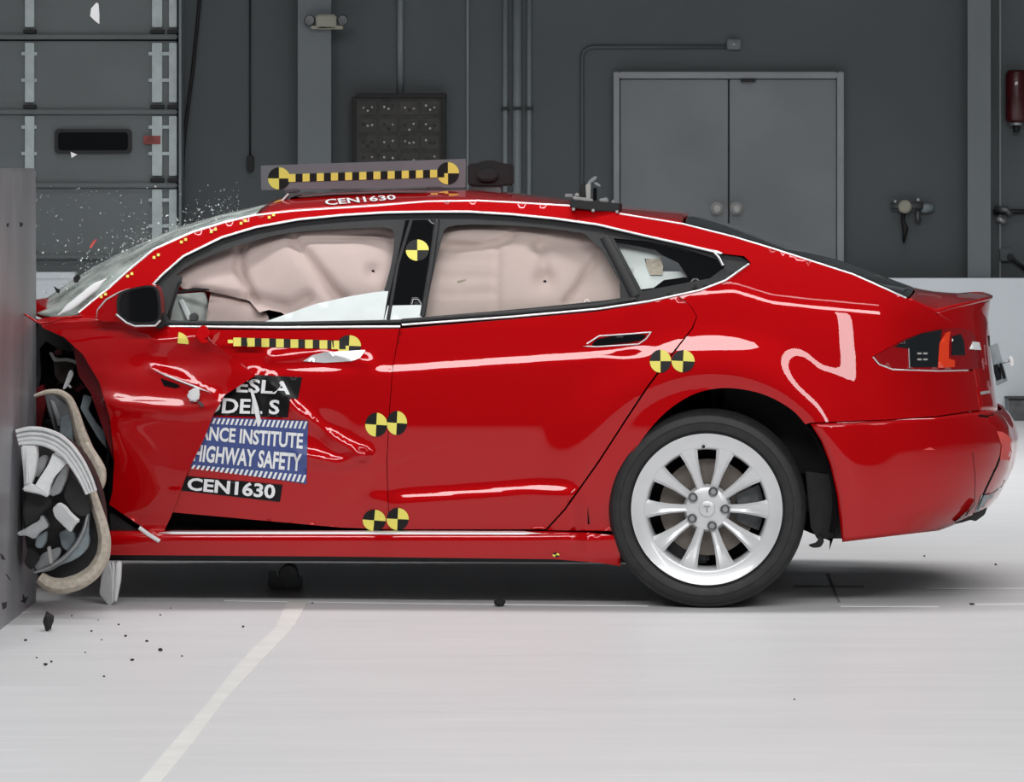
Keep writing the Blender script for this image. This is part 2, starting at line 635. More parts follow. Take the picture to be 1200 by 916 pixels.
def slab(name, poly, y, th, m, parent, ytop=None, bevel=0.003, tilt=(0, 0), smooth=False):
    """solid plate: pixel outline at car-local depth y (tilt: dy per px in x and y), extruded back by th, bevelled"""
    cx = sum(p[0] for p in poly) / len(poly)
    cy = sum(p[1] for p in poly) / len(poly)
    fx = np.array([p[0] for p in poly], float)
    fy = np.array([p[1] for p in poly], float)
    d = y + (fx - cx) * tilt[0] + (fy - cy) * tilt[1]
    fr = P(fx, fy, d)
    bm = bmesh.new()
    a = [bm.verts.new(p) for p in fr]
    face = bm.faces.new(a)
    ex = bmesh.ops.extrude_face_region(bm, geom=[face])
    for g in ex['geom']:
        if isinstance(g, bmesh.types.BMVert):
            g.co.y += th
    bmesh.ops.recalc_face_normals(bm, faces=bm.faces)
    if bevel:
        bmesh.ops.bevel(bm, geom=list(bm.edges), offset=bevel, segments=2, affect='EDGES', clamp_overlap=True)
    me = bpy.data.meshes.new(name)
    bm.to_mesh(me)
    bm.free()
    me.materials.append(m)
    o = bpy.data.objects.new(name, me)
    C.objects.link(o)
    if parent:
        o.parent = parent
    return o


def tube_pts(pts, r, seg=8):
    """verts, faces for a tube along 3-D points; r a number or list"""
    pts = [Vector(p) for p in pts]
    rs = r if isinstance(r, (list, tuple)) else [r] * len(pts)
    V, Fc = [], []
    up = None
    for i, p in enumerate(pts):
        t = (pts[min(i + 1, len(pts) - 1)] - pts[max(i - 1, 0)]).normalized()
        if up is None:
            up = Vector((0, 0, 1)) if abs(t.z) < 0.9 else Vector((0, 1, 0))
        s = t.cross(up).normalized()
        u = s.cross(t).normalized()
        up = u
        for k in range(seg):
            a = 2 * math.pi * k / seg
            V.append(p + (s * math.cos(a) + u * math.sin(a)) * rs[i])
    for i in range(len(pts) - 1):
        for k in range(seg):
            k2 = (k + 1) % seg
            Fc.append((i * seg + k, i * seg + k2, (i + 1) * seg + k2, (i + 1) * seg + k))
    Fc.append(tuple(range(seg))[::-1])
    Fc.append(tuple((len(pts) - 1) * seg + k for k in range(seg)))
    return V, Fc


def tube(name, pts, r, m, parent=None, seg=8):
    V, Fc = tube_pts(pts, r, seg)
    o = link(name, V, Fc, m, parent, True)
    fix(o)
    return o


def box_vf(c, s):
    x, y, z = c
    a, b_, d = s[0] / 2, s[1] / 2, s[2] / 2
    v = [(x + i * a, y + j * b_, z + k * d) for i in (-1, 1) for j in (-1, 1) for k in (-1, 1)]
    f = [(0, 1, 3, 2), (4, 6, 7, 5), (0, 4, 5, 1), (2, 3, 7, 6), (0, 2, 6, 4), (1, 5, 7, 3)]
    return v, f


def boxo(name, c, s, m, parent=None, bevel=0.0):
    v, f = box_vf(c, s)
    o = link(name, v, f, m, parent)
    if bevel:
        bm = bmesh.new()
        bm.from_mesh(o.data)
        bmesh.ops.bevel(bm, geom=list(bm.edges), offset=bevel, segments=2, affect='EDGES', clamp_overlap=True)
        bm.to_mesh(o.data)
        bm.free()
    return o


def wbox(name, x0, y0, x1, y1, yf, th, m, parent=None, bevel=0.0):
    """box whose front face covers a pixel rectangle at world depth yf"""
    a, b_ = W(x0, y0, yf), W(x1, y1, yf)
    return boxo(name, ((a.x + b_.x) / 2, yf + th / 2, (a.z + b_.z) / 2), (abs(b_.x - a.x), th, abs(a.z - b_.z)), m, parent, bevel)


def lathe(name, prof, m, parent, c=(0, 0, 0), seg=64, a0=0, a1=2 * math.pi, smooth=True, closed_prof=False):
    """revolve (r, y) about the car-local y axis"""
    full = abs(a1 - a0 - 2 * math.pi) < 1e-6
    n = seg if full else seg + 1
    V, Fc = [], []
    k = len(prof)
    for i in range(n):
        a = a0 + (a1 - a0) * i / seg
        for r, y in prof:
            V.append((c[0] + r * math.cos(a), c[1] + y, c[2] + r * math.sin(a)))
    for i in range(seg):
        i2 = (i + 1) % n
        for j in range(k if closed_prof else k - 1):
            j2 = (j + 1) % k
            Fc.append((i * k + j, i * k + j2, i2 * k + j2, i2 * k + j))
    o = link(name, V, Fc, m, parent, True if smooth else None)
    fix(o)
    if smooth:
        o.data.set_sharp_from_angle(angle=math.radians(35))
    return o


def rebase(o, children=()):
    """put a top-level mesh's origin at its base centre"""
    me = o.data
    n = len(me.vertices)
    a = np.empty(n * 3)
    me.vertices.foreach_get('co', a)
    a = a.reshape(-1, 3)
    c = (a.min(0) + a.max(0)) / 2
    c[2] = a[:, 2].min()
    me.vertices.foreach_set('co', (a - c).ravel())
    me.update()
    o.location = Vector(o.location) + Vector(c)
    return o


def carthing(o):
    o.matrix_world = CARM
    return o


def rr_poly(x0, y0, x1, y1, r, n=5):
    out = []
    for cx, cy, a in ((x1 - r, y0 + r, -90), (x1 - r, y1 - r, 0), (x0 + r, y1 - r, 90), (x0 + r, y0 + r, 180)):
        for i in range(n + 1):
            t = math.radians(a + 90 * i / n)
            out.append((cx + r * math.cos(t), cy + r * math.sin(t)))
    return out


# ------------------------------------------------------------------ structure
fl = link('floor', [(-14, -17, 0), (14, -17, 0), (14, 13.2, 0), (-14, 13.2, 0), (-14, -17, -.2), (14, -17, -.2), (14, 13.2, -.2), (-14, 13.2, -.2)],
          [(0, 1, 2, 3), (7, 6, 5, 4), (0, 4, 5, 1), (1, 5, 6, 2), (2, 6, 7, 3), (3, 7, 4, 0)], M['floor'])
tag(fl, kind='structure')
YW = 12.6
wb = boxo('wall_back', (0, YW + 0.1, 3.0), (28, 0.2, 6.0), M['wall'])
tag(wb, kind='structure')
lw = boxo('wall_lower', (4.0, 12.26, W(0, 326, 12.2).z / 2), (20.0, 0.12, W(0, 326, 12.2).z), M['lowwall'])
tag(lw, kind='structure')
lw2 = wbox('wall_lower_left', 20, 319, 88, 326, 12.19, 0.14, M['lowwall'])
tag(lw2, kind='structure')
lw2.name = 'trim_1'


def column(name, x0, x1):
    c = wbox(name, x0, -60, x1, 480, 12.34, 0.03, M['steelpaint'])
    tag(c, kind='structure')
    wbox('web', x0 + (x1 - x0) * .42, -60, x0 + (x1 - x0) * .58, 480, 12.37, 0.2, M['steelpaint'], c)
    wbox('rear_flange', x0 + 2, -60, x1 - 2, 480, 12.57, 0.03, M['steelpaint'], c)
    return c


column('column', 349, 388)
column('column', 1134, 1161)
# wall seams and ribs (trim)
k = 1
for x in (548, 1172):
    k += 1
    s = wbox('trim_%d' % k, x - 1.2, -60, x + 1.2, 480, YW - 0.02, 0.02, M['pipe'])
    tag(s, kind='structure')

# double door
d2 = empty('door_2', (W(855, 480, 12.5).x, 12.5, W(855, 480, 12.5).z))
tag(d2, kind='structure')
d2.location = (0, 0, 0)
wbox('door_leaf', 727, 93, 853, 486, 12.53, 0.06, M['door'], d2, 0.004)
wbox('door_leaf', 855, 93, 980, 486, 12.53, 0.06, M['door'], d2, 0.004)
wbox('door_frame', 719, 84, 726, 486, 12.50, 0.1, M['doorframe'], d2, 0.006)
wbox('door_frame', 981, 84, 989, 486, 12.50, 0.1, M['doorframe'], d2, 0.006)
wbox('door_frame', 726, 84, 981, 92, 12.50, 0.1, M['doorframe'], d2, 0.006)
wbox('door_closer', 868, 93, 886, 96, 12.48, 0.05, M['seal'], d2, 0.004)
for x in (840, 863):
    p = W(x, 244, 12.5)
    lathe('door_knob', [(0.0, -0.075), (0.02, -0.073), (0.032, -0.06), (0.036, -0.045), (0.03, -0.03), (0.014, -0.022), (0.014, -0.006), (0.04, -0.004), (0.04, 0.032)], M['knob'], d2, (p.x, 12.5, p.z), 20)

# sectional garage door
d1 = empty('door_1')
tag(d1, kind='structure')
rows = [(-62, 34), (48, 122), (134, 208), (220, 292), (304, 380), (392, 478)]
YG = 12.45
for a, b_ in rows:
    wbox('panel', -60, a, 208, b_ + 7, YG, 0.1, M['garage'], d1, 0.006)
    wbox('ridge', -60, b_ + 6, 208, b_ + 12, YG - 0.035, 0.12, M['doorframe'] if False else M['garage'], d1, 0.008)
    for (sx0, sx1) in ((29, 40), (178, 190), (198, 207)):
        wbox('stile', sx0, a + 2, sx1, b_ - 2, YG - 0.03, 0.03, M['galv'], d1, 0.004)
        wbox('hinge', sx0 - 2, b_ + 0.5, sx1 + 2, b_ + 5, YG - 0.05, 0.06, M['seal'], d1, 0.003)
        for q in (0.2, 0.62):
            yy = a + (b_ - a) * q
            if sx0 < 180:
                wbox('bracket', sx0 - 4, yy - 2, (sx1 + 3 if sx0 < 100 else 207), yy + 2, YG - 0.022, 0.03, M['galv'], d1, 0.002)
# door window (dark acrylic in a rounded black frame) and a red arrow sticker
wp = [W(x, y, YG - 0.03) for x, y in rr_poly(64, 151, 154, 180, 5)]
V = [(p.x, p.y, p.z) for p in wp] + [(p.x, YG, p.z) for p in wp]
n = len(wp)
link('window', V, [tuple(range(n))[::-1]] + [(i, (i + 1) % n, n + (i + 1) % n, n + i) for i in range(n)], M['black'], d1)
fix(bpy.data.objects['window'])
wp = [W(x, y, YG - 0.034) for x, y in rr_poly(68, 155, 150, 176, 4)]
V = [(p.x, p.y, p.z) for p in wp] + [(p.x, YG - 0.02, p.z) for p in wp]
link('pane', V, [tuple(range(n))[::-1]] + [(i, (i + 1) % n, n + (i + 1) % n, n + i) for i in range(n)], M['gloss_black'], d1)
M['faded_red'] = mat('faded_red_sticker', (0.30, 0.07, 0.065), 0.6, var=0.3, scale=20)
wbox('arrow_sticker', 168, 159, 188, 169, YG - 0.034, 0.036, M['faded_red'], d1)
# door track
tk = wbox('trim_4', 209.5, -60, 212.5, 480, 12.36, 0.24, M['pipe'])
tag(tk, kind='structure')

# ------------------------------------------------------------------ wall fittings


def wthing(name, label, cat, px, py, Y, group=None):
    o = empty(name, W(px, py, Y))
    return tag(o, label, cat, group)


def child(o, root):
    """parent a world-space mesh to a root placed elsewhere, keeping it where it is"""
    o.parent = root
    o.matrix_parent_inverse = Matrix.Translation(-Vector(root.location))
    return o


def wcyl(name, pts, r, Y, m, root=None, seg=10):
    o = tube(name, [W(x, y, Y) for x, y in pts], r, m, None, seg)
    if root:
        child(o, root)
    return o


for px, r, lab in ((592, 0.019, 'grey wall conduit, leftmost of three pipes behind the black camera box'), (606, 0.030, 'thick grey wall conduit, middle of three pipes by the roof camera box'), (620, 0.017, 'thin grey wall conduit, rightmost of three pipes, nearest the double door')):
    o = wcyl('conduit_pipe', [(px, -60), (px, 480)], r, YW - r, M['pipe'])
    tag(o, lab, 'pipe', 'vertical conduits on the back wall')
    rebase(o)
    for yy in (127,):
        q = wbox('pipe_clamp', px - 5, yy - 2, px + 5, yy + 2, YW - 2 * r - 0.006, 2 * r + 0.006, M['seal'])
        child(q, o)
o = wcyl('conduit_pipe', [(469, -60), (469, 110)], 0.022, YW - 0.022, M['pipe'])
rebase(tag(o, 'grey conduit running down the wall into the brown patch panel', 'pipe', 'vertical conduits on the back wall'))
o = wcyl('conduit_pipe', [(682, 480), (682, 66), (684, 60), (690, 56), (698, 55), (852, 55)], 0.013, YW - 0.013, M['wall'])
rebase(tag(o, 'thin bent conduit running above the double door', 'pipe'))
o = wbox('junction_box', 852, 46, 868, 58, YW - 0.05, 0.05, M['steelpaint'], None, 0.006)
child(wbox('box_lid', 854, 48, 866, 56, YW - 0.055, 0.01, M['steelpaint'], None, 0.002), o)
child(lathe('lid_screw', [(0, -0.004), (0.005, -0.004), (0.005, 0.002)], M['steel'], None, W(860, 52, YW - 0.055), 8), o)
rebase(tag(o, 'small square junction box at the end of the bent conduit', 'box'))
for ch in o.children:
    ch.matrix_parent_inverse = Matrix.Translation(-Vector(o.location))
# cable drop with switch box
r_ = wthing('pendant_switch', 'small dark box on a thin cable hanging beside the garage door', 'switch', 293, 200, YW - 0.03)
child(tube('cord', [W(293, -60, YW - 0.02), W(293, 183, YW - 0.02)], 0.006, M['seal'], None, 6), r_)
child(wbox('switch_box', 289, 182, 297, 201, YW - 0.05, 0.05, M['cable'], None, 0.006), r_)
# loose black cable beside the garage door
o = tube('hanging_cable', [W(x, y, YW - 0.05) for x, y in ((236, -40), (233, 10), (229, 50), (225, 90), (221, 120), (217, 150), (215, 180), (214, 215), (213.5, 480))], 0.011, M['cable'], None, 8)
rebase(tag(o, 'black cable hanging loosely down beside the garage door', 'cable'))
# beige fixture on the column
r_ = wthing('emergency_lamp', 'beige lamp box mounted high on the left steel column', 'lamp', 382, 34, 12.3)
child(wbox('housing', 370, 17, 394, 33, 12.24, 0.10, M['beige'], None, 0.01), r_)
child(wbox('base_tray', 364, 30, 402, 34, 12.25, 0.09, M['beige'], None, 0.004), r_)
for x in (363, 402):
    child(lathe('lamp_head', [(0, -0.04), (0.03, -0.038), (0.036, -0.02), (0.02, 0.02), (0, 0.03)], M['steel_dk'], None, W(x, 24, 12.28), 14), r_)
# patch panel
r_ = wthing('patch_panel', 'dark brown patch panel with rows of pale sockets on the wall', 'panel', 468, 200, YW - 0.1)
child(wbox('enclosure', 414, 113, 521, 215, YW - 0.12, 0.12, M['panelgrey'], None, 0.008), r_)
child(wbox('top_rail', 417, 109, 523, 115, YW - 0.15, 0.15, M['cable'], None, 0.006), r_)
child(wbox('side_rail', 412, 113, 417, 215, YW - 0.14, 0.14, M['cable'], None, 0.004), r_)
child(wbox('side_rail', 517, 113, 522, 215, YW - 0.14, 0.14, M['cable'], None, 0.004), r_)
for i in range(5):
    for j in range(4):
        x0, y0 = 420 + j * 24.4, 118 + i * 20
        child(wbox('socket_plate', x0, y0, x0 + 22, y0 + 17, YW - 0.13, 0.02, M['panelgrey'], None, 0.004), r_)
        for q in range(3):
            mm = M['knob'] if RND.random() < 0.3 else M['beige'] if RND.random() < 0.25 else M['seal']
            c = W(x0 + 6 + q * 5, y0 + 6 + (4 if q == 1 else 0) + RND.uniform(-1, 4), YW - 0.13)
            child(lathe('socket', [(0, -0.012), (0.007, -0.012), (0.009, 0.005)], mm, None, c, 8), r_)
# valve on the wall
r_ = wthing('wall_valve', 'dark hose valve with a pale round gauge on the grey wall', 'valve', 1066, 285, YW - 0.1)
child(tube('manifold', [W(1044, 241, YW - 0.06), W(1082, 241, YW - 0.06)], 0.026, M['steel_dk'], None, 10), r_)
child(lathe('gauge', [(0, -0.05), (0.03, -0.05), (0.042, -0.04), (0.042, 0.05)], M['beige'], None, W(1060, 242, YW - 0.07), 18), r_)
child(tube('branch', [W(1076, 236, YW - 0.06), W(1076, 232, YW - 0.06)], 0.016, M['steel'], None, 8), r_)
child(tube('branch', [W(1049, 240, YW - 0.06), W(1049, 234, YW - 0.06)], 0.014, M['steel'], None, 8), r_)
child(tube('coupling', [W(1080, 244, YW - 0.06), W(1092, 244, YW - 0.03)], 0.03, M['bluegrey'], None, 10), r_)
child(tube('hose', [W(1059, 248, YW - 0.06), W(1058, 258, YW - 0.06), W(1061, 268, YW - 0.06), W(1059, 284, YW - 0.06)], [0.014, 0.012, 0.02, 0.008], M['cable'], None, 8), r_)
child(tube('drain_tap', [W(1075, 247, YW - 0.06), W(1076, 260, YW - 0.06)], [0.014, 0.018], M['steel_dk'], None, 8), r_)
child(wbox('mount_plate', 1046, 236, 1082, 247, YW - 0.035, 0.035, M['steel_dk'], None, 0.003), r_)
# red bell/strobe cylinder
r_ = wthing('fire_extinguisher', 'dark red cylinder hung on the wall beside the right column', 'extinguisher', 1190, 150, YW - 0.1)
child(lathe('cylinder', [(0, 0.0)], M['darkred'], None, (0, 0, 0), 3) if False else tube('cylinder', [W(1191, 82, YW - 0.09), W(1191, 84, YW - 0.09), W(1191, 88, YW - 0.09), W(1191, 139, YW - 0.09), W(1191, 143, YW - 0.09)], [0.05, 0.062, 0.07, 0.07, 0.06], M['darkred'], None, 20), r_)
child(tube('collar', [W(1191, 143, YW - 0.09), W(1191, 147, YW - 0.09)], [0.045, 0.04], M['steel'], None, 14), r_)
child(tube('nozzle', [W(1191, 147, YW - 0.09), W(1191, 155, YW - 0.09)], [0.025, 0.02], M['cable'], None, 10), r_)
child(wbox('wall_hook', 1186, 95, 1196, 101, YW - 0.03, 0.03, M['steel_dk'], None, 0.002), r_)
# pipe run at the far right
r_ = wthing('wall_pipe', 'short dark pipe run on the wall right of the right column', 'pipe', 1180, 262, YW - 0.06)
child(tube('pipe_run', [W(1164, 248, YW - 0.04), W(1215, 248, YW - 0.04)], 0.016, M['cable'], None, 8), r_)
child(tube('elbow', [W(1166, 245, YW - 0.04), W(1180, 246, YW - 0.05), W(1184, 252, YW - 0.05)], 0.022, M['steel_dk'], None, 8), r_)
child(tube('tap', [W(1168, 256, YW - 0.05), W(1178, 260, YW - 0.05)], 0.02, M['steel'], None, 8), r_)
r_ = wthing('socket_box', 'small grey socket box with a black lead right of the right column', 'socket', 1180, 306, YW - 0.06)
child(wbox('box', 1172, 291, 1187, 306, YW - 0.06, 0.06, M['wall'], None, 0.006), r_)
child(tube('lead', [W(1184, 301, YW - 0.07), W(1192, 308, YW - 0.07), W(1210, 322, YW - 0.06)], 0.013, M['cable'], None, 8), r_)
child(lathe('plug', [(0, -0.03), (0.02, -0.03), (0.022, 0.01)], M['cable'], None, W(1184, 301, YW - 0.06), 10), r_)
r_ = FL(1215, 490)
o = boxo('floor_box', (W(1200, 480, 11.9).x + 0.07, 12.05, 0.065), (0.32, 0.28, 0.13), M['steel_dk'], None, 0.006)
child(boxo('box_lid', (W(1200, 480, 11.9).x + 0.07, 12.05, 0.133), (0.33, 0.29, 0.012), M['seal'], None, 0.002), o)
rebase(tag(o, 'dark grey box on the floor against the pale low wall', 'box'))
for ch in o.children:
    ch.matrix_parent_inverse = Matrix.Translation(-Vector(o.location))

# ------------------------------------------------------------------ barrier
XB = -1.994
br = 0.15
prof = [(XB, -1.6), (XB, 0.25)]
for i in range(1, 9):
    a = math.pi / 2 * i / 8
    prof.append((XB - br + br * math.cos(a), 0.25 + br * math.sin(a)))
prof += [(XB - 1.4, 0.25 + br), (XB - 1.4, -1.6)]
bm = bmesh.new()
lo = [bm.verts.new((x, y, 0)) for x, y in prof]
f_ = bm.faces.new(lo)
ex = bmesh.ops.extrude_face_region(bm, geom=[f_])
for g in ex['geom']:
    if isinstance(g, bmesh.types.BMVert):
        g.co.z = H
bmesh.ops.recalc_face_normals(bm, faces=bm.faces)
ed = [e for e in bm.edges if abs(e.verts[0].co.z - e.verts[1].co.z) < 1e-6 and e.verts[0].co.z > 1]
bmesh.ops.bevel(bm, geom=ed, offset=0.008, segments=2, affect='EDGES')
me = bpy.data.meshes.new('crash_barrier')
bm.to_mesh(me)
bm.free()
me.materials.append(M['barrier'])
bar = bpy.data.objects.new('crash_barrier', me)
C.objects.link(bar)
for f_ in me.polygons:
    f_.use_smooth = True
me.set_sharp_from_angle(angle=math.radians(30))
rebase(tag(bar, 'grey steel crash barrier block that the red car has struck', 'barrier'))


def bface(px, py):
    """point on the barrier's flat face under a pixel"""
    t = XB * F / (px - VX)
    return Vector((XB, t - DC, H - (py - VY) / F * t))


for i, pts in enumerate([[(0, 648), (4, 651), (6, 656), (2, 655)], [(6, 672), (8, 673), (13, 680), (11, 679)], [(24, 704), (30, 700), (33, 698), (29, 707)], [(2, 706), (8, 705), (7, 712), (3, 714)], [(27, 696), (29, 699), (28, 704), (26, 700)],
                         [(8, 262), (10, 261), (10, 265), (8, 266)], [(23, 260), (27, 262), (25, 266), (23, 265)]]):
    v = [bface(x, y) + Vector((0.0012, 0, 0)) for x, y in pts]
    v += [p - Vector((0.0012, 0, 0)) for p in v]
    n = len(pts)
    o = link('scuff_mark', v, [tuple(range(n)), tuple(range(n, 2 * n))[::-1]] + [(i_, (i_ + 1) % n, n + (i_ + 1) % n, n + i_) for i_ in range(n)], M['grit'])
    fix(o)
    child(o, bar)

# ------------------------------------------------------------------ car
car = empty('car', (TX, 0, 0), -PSI)
tag(car, 'dark red four-door hatchback with a crushed front against the barrier', 'car')

E = [(300, 252), (345, 247), (440, 241), (500, 236), (560, 235), (600, 237), (668, 241), (725, 250), (800, 262), (860, 277), (900, 289), (1000, 321), (1065, 350)]
APIL = [(92, 368), (110, 352), (128, 338), (150, 318), (180, 293), (225, 273), (262, 261)]
CHT = [(846, 297), (800, 286), (750, 275), (700, 263), (650, 256), (600, 251), (550, 248), (500, 248), (450, 249), (400, 252), (350, 257), (300, 266), (260, 278), (215, 300), (190, 322), (175, 338)]
ARCH = [(950, 496)]
ARCHL = []
for a in range(-42, 181, 6):
    pass
ARCHP = [(950, 496), (963, 518), (973, 545), (981, 580), (987, 635)]
ARCH_IN = [(944, 497), (928, 480), (900, 464), (870, 456), (840, 455), (810, 463), (780, 483), (755, 511), (738, 540), (728, 570), (724, 600), (725, 622)]


def cat(pts, n=5):
    out = []
    m_ = len(pts)
    for i in range(m_ - 1):
        p0, p1, p2, p3 = pts[max(0, i - 1)], pts[i], pts[i + 1], pts[min(m_ - 1, i + 2)]
        for j in range(n):
            t = j / n
            out.append(tuple(0.5 * (2 * p1[k] + (p2[k] - p0[k]) * t + (2 * p0[k] - 5 * p1[k] + 4 * p2[k] - p3[k]) * t * t + (3 * p1[k] - p0[k] - 3 * p2[k] + p3[k]) * t ** 3) for k in (0, 1)))
    return out + [pts[-1]]


ARCH_IN = cat(ARCH_IN, 4)
side = APIL + E + [(1095, 367), (1118, 378), (1126, 384), (1105, 385), (1085, 388), (1060, 397), (1040, 408), (1022, 418), (1028, 427), (1046, 433), (1100, 435), (1141, 434), (1145, 455), (1148, 480), (1100, 487), (1050, 491), (950, 495)] \
    + ARCH_IN + [(641, 621), (663, 597), (702, 542), (741, 482), (761, 452), (791, 412), (812, 385), (817, 371), (810, 359), (795, 346), (820, 339), (850, 328), (880, 308), (872, 300)] \
    + CHT + [(150, 352), (134, 374), (105, 373)]
panel('side_frame', side, DS, M['red'], car, step=6, thick=0.02)

fender = [(44, 374), (62, 371), (100, 370), (130, 373), (150, 379), (190, 382), (236, 385), (246, 398), (264, 413), (287, 430), (300, 440), (285, 449), (263, 463), (250, 486), (239, 514), (220, 552), (210, 580), (200, 606), (188, 630), (160, 613), (128, 591), (132, 575), (134, 540), (129, 490), (116, 447), (97, 415), (75, 395), (50, 384)]
fend = panel('front_fender', fender, DF, M['red'], car, step=5, off=-0.005, thick=0.012)
door_f = [(150, 386), (232, 386), (330, 387), (468, 385), (460, 430), (456, 480), (453, 540), (454, 580), (456, 620), (400, 618), (300, 609), (180, 598), (150, 560), (140, 470)]
fdoor = panel('front_door', door_f, DD, M['red'], car, step=5, thick=0.03)
door_r = [(469, 385), (600, 374), (700, 365), (760, 355), (794, 346.5), (809.3, 359.2), (816.2, 371), (810.6, 384.4), (789.2, 411.2), (759, 451.3), (739, 481.3), (700, 541.3), (661, 596.3), (639.3, 619.8), (600, 620), (456.8, 620), (454.8, 580), (453.8, 540), (456.8, 480), (460.6, 430)]
rdoor = panel('rear_door', door_r, DS, M['red'], car, step=5, thick=0.03)
rock = [(126, 622), (400, 622), (640, 622.5), (690, 624), (726, 628), (727, 663), (700, 659), (650, 655), (400, 652), (128, 650)]
rocker = panel('rocker_panel', rock, DS, M['red'], car, step=5, off=-0.012, thick=0.06)
ribbon('sill_moulding', [(186, 624), (400, 624), (620, 624.5), (634, 625)], 5, DS, M['chrome'], car, off=-0.018, h=0.008, taper=True)
# dark inner sill behind the doors
panel('inner_sill', [(120, 376), (470, 386), (800, 362), (820, 390), (720, 520), (650, 626), (130, 640)], lambda x, y: d0s(x, y) * 0 + 0.15, M['void'], car, step=30, thick=0.05)
ribbon('shut_line', [(464, 384), (458.5, 430), (456.5, 480), (454, 540), (455, 580), (457, 620)], 2, DS, M['void'], car, off=0.012, h=0.01)

# ---- tail: bumper and hatch, each a grid that wraps round to the far side
WID = 1.96


def wrap_grid(name, topf, botf, leftf, m, rows, cols, off=0.0, rear_bulge=0.03, thick=None):
    V = []
    nr = rows + 1
    us = np.sin(np.linspace(0, 1, cols + 1) * math.pi / 2)
    ks = np.linspace(0, 1, 13)[1:]
    grid = []
    for r in range(nr):
        v = r / rows
        line = []
        for u in us:
            px, py = 1080.0, 480.0
            for _ in range(30):
                py_ = topf(px) * (1 - v) + botf(px) * v
                l = leftf(py_)
                s = np.interp(py_, SILY, SILX)
                px = 0.5 * px + 0.5 * (l + (s - l) * u * 0.9995)
                py = py_
            line.append(P(px, py, DS(px, py) + off))
        e = line[-1]
        hw = WID / 2 - e[1]
        for k_ in ks:
            yy = e[1] + 2 * hw * k_
            q = (yy - WID / 2) / hw
            line.append(np.array([e[0] + rear_bulge * (1 - q * q), yy, e[2]]))
        for p in reversed(line[:cols]):
            line.append(np.array([p[0], WID - p[1], p[2]]))
        grid.append(line)
    nc = len(grid[0])
    V = [p for l in grid for p in l]
    Fc = []
    for r in range(rows):
        for c_ in range(nc - 1):
            a = r * nc + c_
            Fc.append((a, a + nc, a + nc + 1, a + 1))
    o = link(name, V, Fc, m, car, True)
    so = o.modifiers.new('thickness', 'SOLIDIFY')
    so.thickness = 0.012
    so.offset = -1
    return o


def I(pts):
    a, b_ = zip(*pts)
    return lambda q: float(np.interp(q, a, b_))


bump_top = I([(940, 496), (950, 496.5), (1050, 492), (1100, 488.5), (1148, 481.5), (1185, 481)])
bump_bot = I([(940, 636), (987, 635), (1040, 628.5), (1100, 621.5), (1126, 612), (1150, 600), (1190, 597)])
bump_left = I([(490, 945), (496, 949.5), (518, 963), (545, 973), (580, 981), (635, 987), (650, 988)])
bumper = wrap_grid('rear_bumper', bump_top, bump_bot, bump_left, M['red'], 26, 34)
hat_top = I([(1070, 352), (1095, 366), (1110, 360), (1130, 355), (1161, 347), (1190, 346)])
hat_bot = I([(1050, 484), (1148, 481), (1190, 482)])
hat_left = I([(346, 1080), (356, 1086), (368, 1100), (380, 1118), (390, 1128), (430, 1141), (455, 1146), (483, 1149)])
hatch = wrap_grid('tailgate', hat_top, hat_bot, hat_left, M['red'], 22, 14, off=0.004, rear_bulge=0.006)

# ---- roof, rear glass, deck: lofts across the width


def loft(name, near, cen, D, m, n=40, rows=14, crown=True, off=0.0, th=0.012, power=2.0, ncut=None):
    def rs(pts, n):
        pts = np.array(pts, float)
        d = np.r_[0, np.cumsum(np.hypot(*np.diff(pts, axis=0).T))]
        s = np.linspace(0, d[-1], n)
        return np.stack([np.interp(s, d, pts[:, 0]), np.interp(s, d, pts[:, 1])], 1)
    a = rs(near, n)
    c = rs(cen, n)
    A = P(a[:, 0], a[:, 1], D(a[:, 0], a[:, 1]) + off)
    B = P(c[:, 0], c[:, 1], np.full(n, WID / 2))
    V = []
    full = [i / rows for i in range(2 * rows + 1)]
    for i in range(n):
        for s in full:
            q = s if s <= 1 else 2 - s
            h = 1 - (1 - q) ** power
            y = A[i, 1] + (B[i, 1] - A[i, 1]) * q
            V.append((A[i, 0] + (B[i, 0] - A[i, 0]) * h, y if s <= 1 else WID - y, A[i, 2] + (B[i, 2] - A[i, 2]) * h))
    k = len(full)
    Fc = [(i * k + j, (i + 1) * k + j, (i + 1) * k + j + 1, i * k + j + 1) for i in range(n - 1) for j in range(k - 1)]
    o = link(name, V, Fc, m, car, True)
    so = o.modifiers.new('thickness', 'SOLIDIFY')
    so.thickness = th
    so.offset = -1
    # make faces look outwards (up)
    if o.data.polygons[len(o.data.polygons) // 2].normal.z < 0:
        o.data.flip_normals()
    return o


ROOF_N = [(302, 251.5), (345, 246.5), (440, 240.5), (500, 235.5), (560, 234.5), (600, 236.5), (668, 240.5), (725, 249.5), (800, 261.5)]
ROOF_C = [(330, 233), (345, 229), (400, 225), (470, 222.5), (550, 222), (600, 226), (650, 232), (725, 242), (806, 249)]
roof = loft('roof', ROOF_N, ROOF_C, DS, M['red'], 60, 16, power=3.0)
GL_N = [(803, 262.3), (860, 276.5), (900, 288.5), (1000, 320.5), (1063, 349)]
GL_C = [(808, 250), (850, 261), (900, 278), (950, 295), (1000, 312), (1070, 337)]
loft('rear_glass', GL_N, GL_C, DS, M['gloss_black'], 30, 10, th=0.008)
DK_N = [(1065, 350), (1078, 357.5), (1095, 365.5), (1110, 360), (1130, 355), (1160, 347.5)]
DK_C = [(1072, 338), (1082, 340), (1095, 342), (1112, 343.5), (1132, 345), (1163, 346)]
loft('deck_lid', DK_N, DK_C, DS, M['red'], 24, 10)
WS_N = [(66, 371), (92, 367), (110, 351), (128, 337), (150, 317), (180, 292), (225, 272), (262, 260.5), (300, 251.5)]
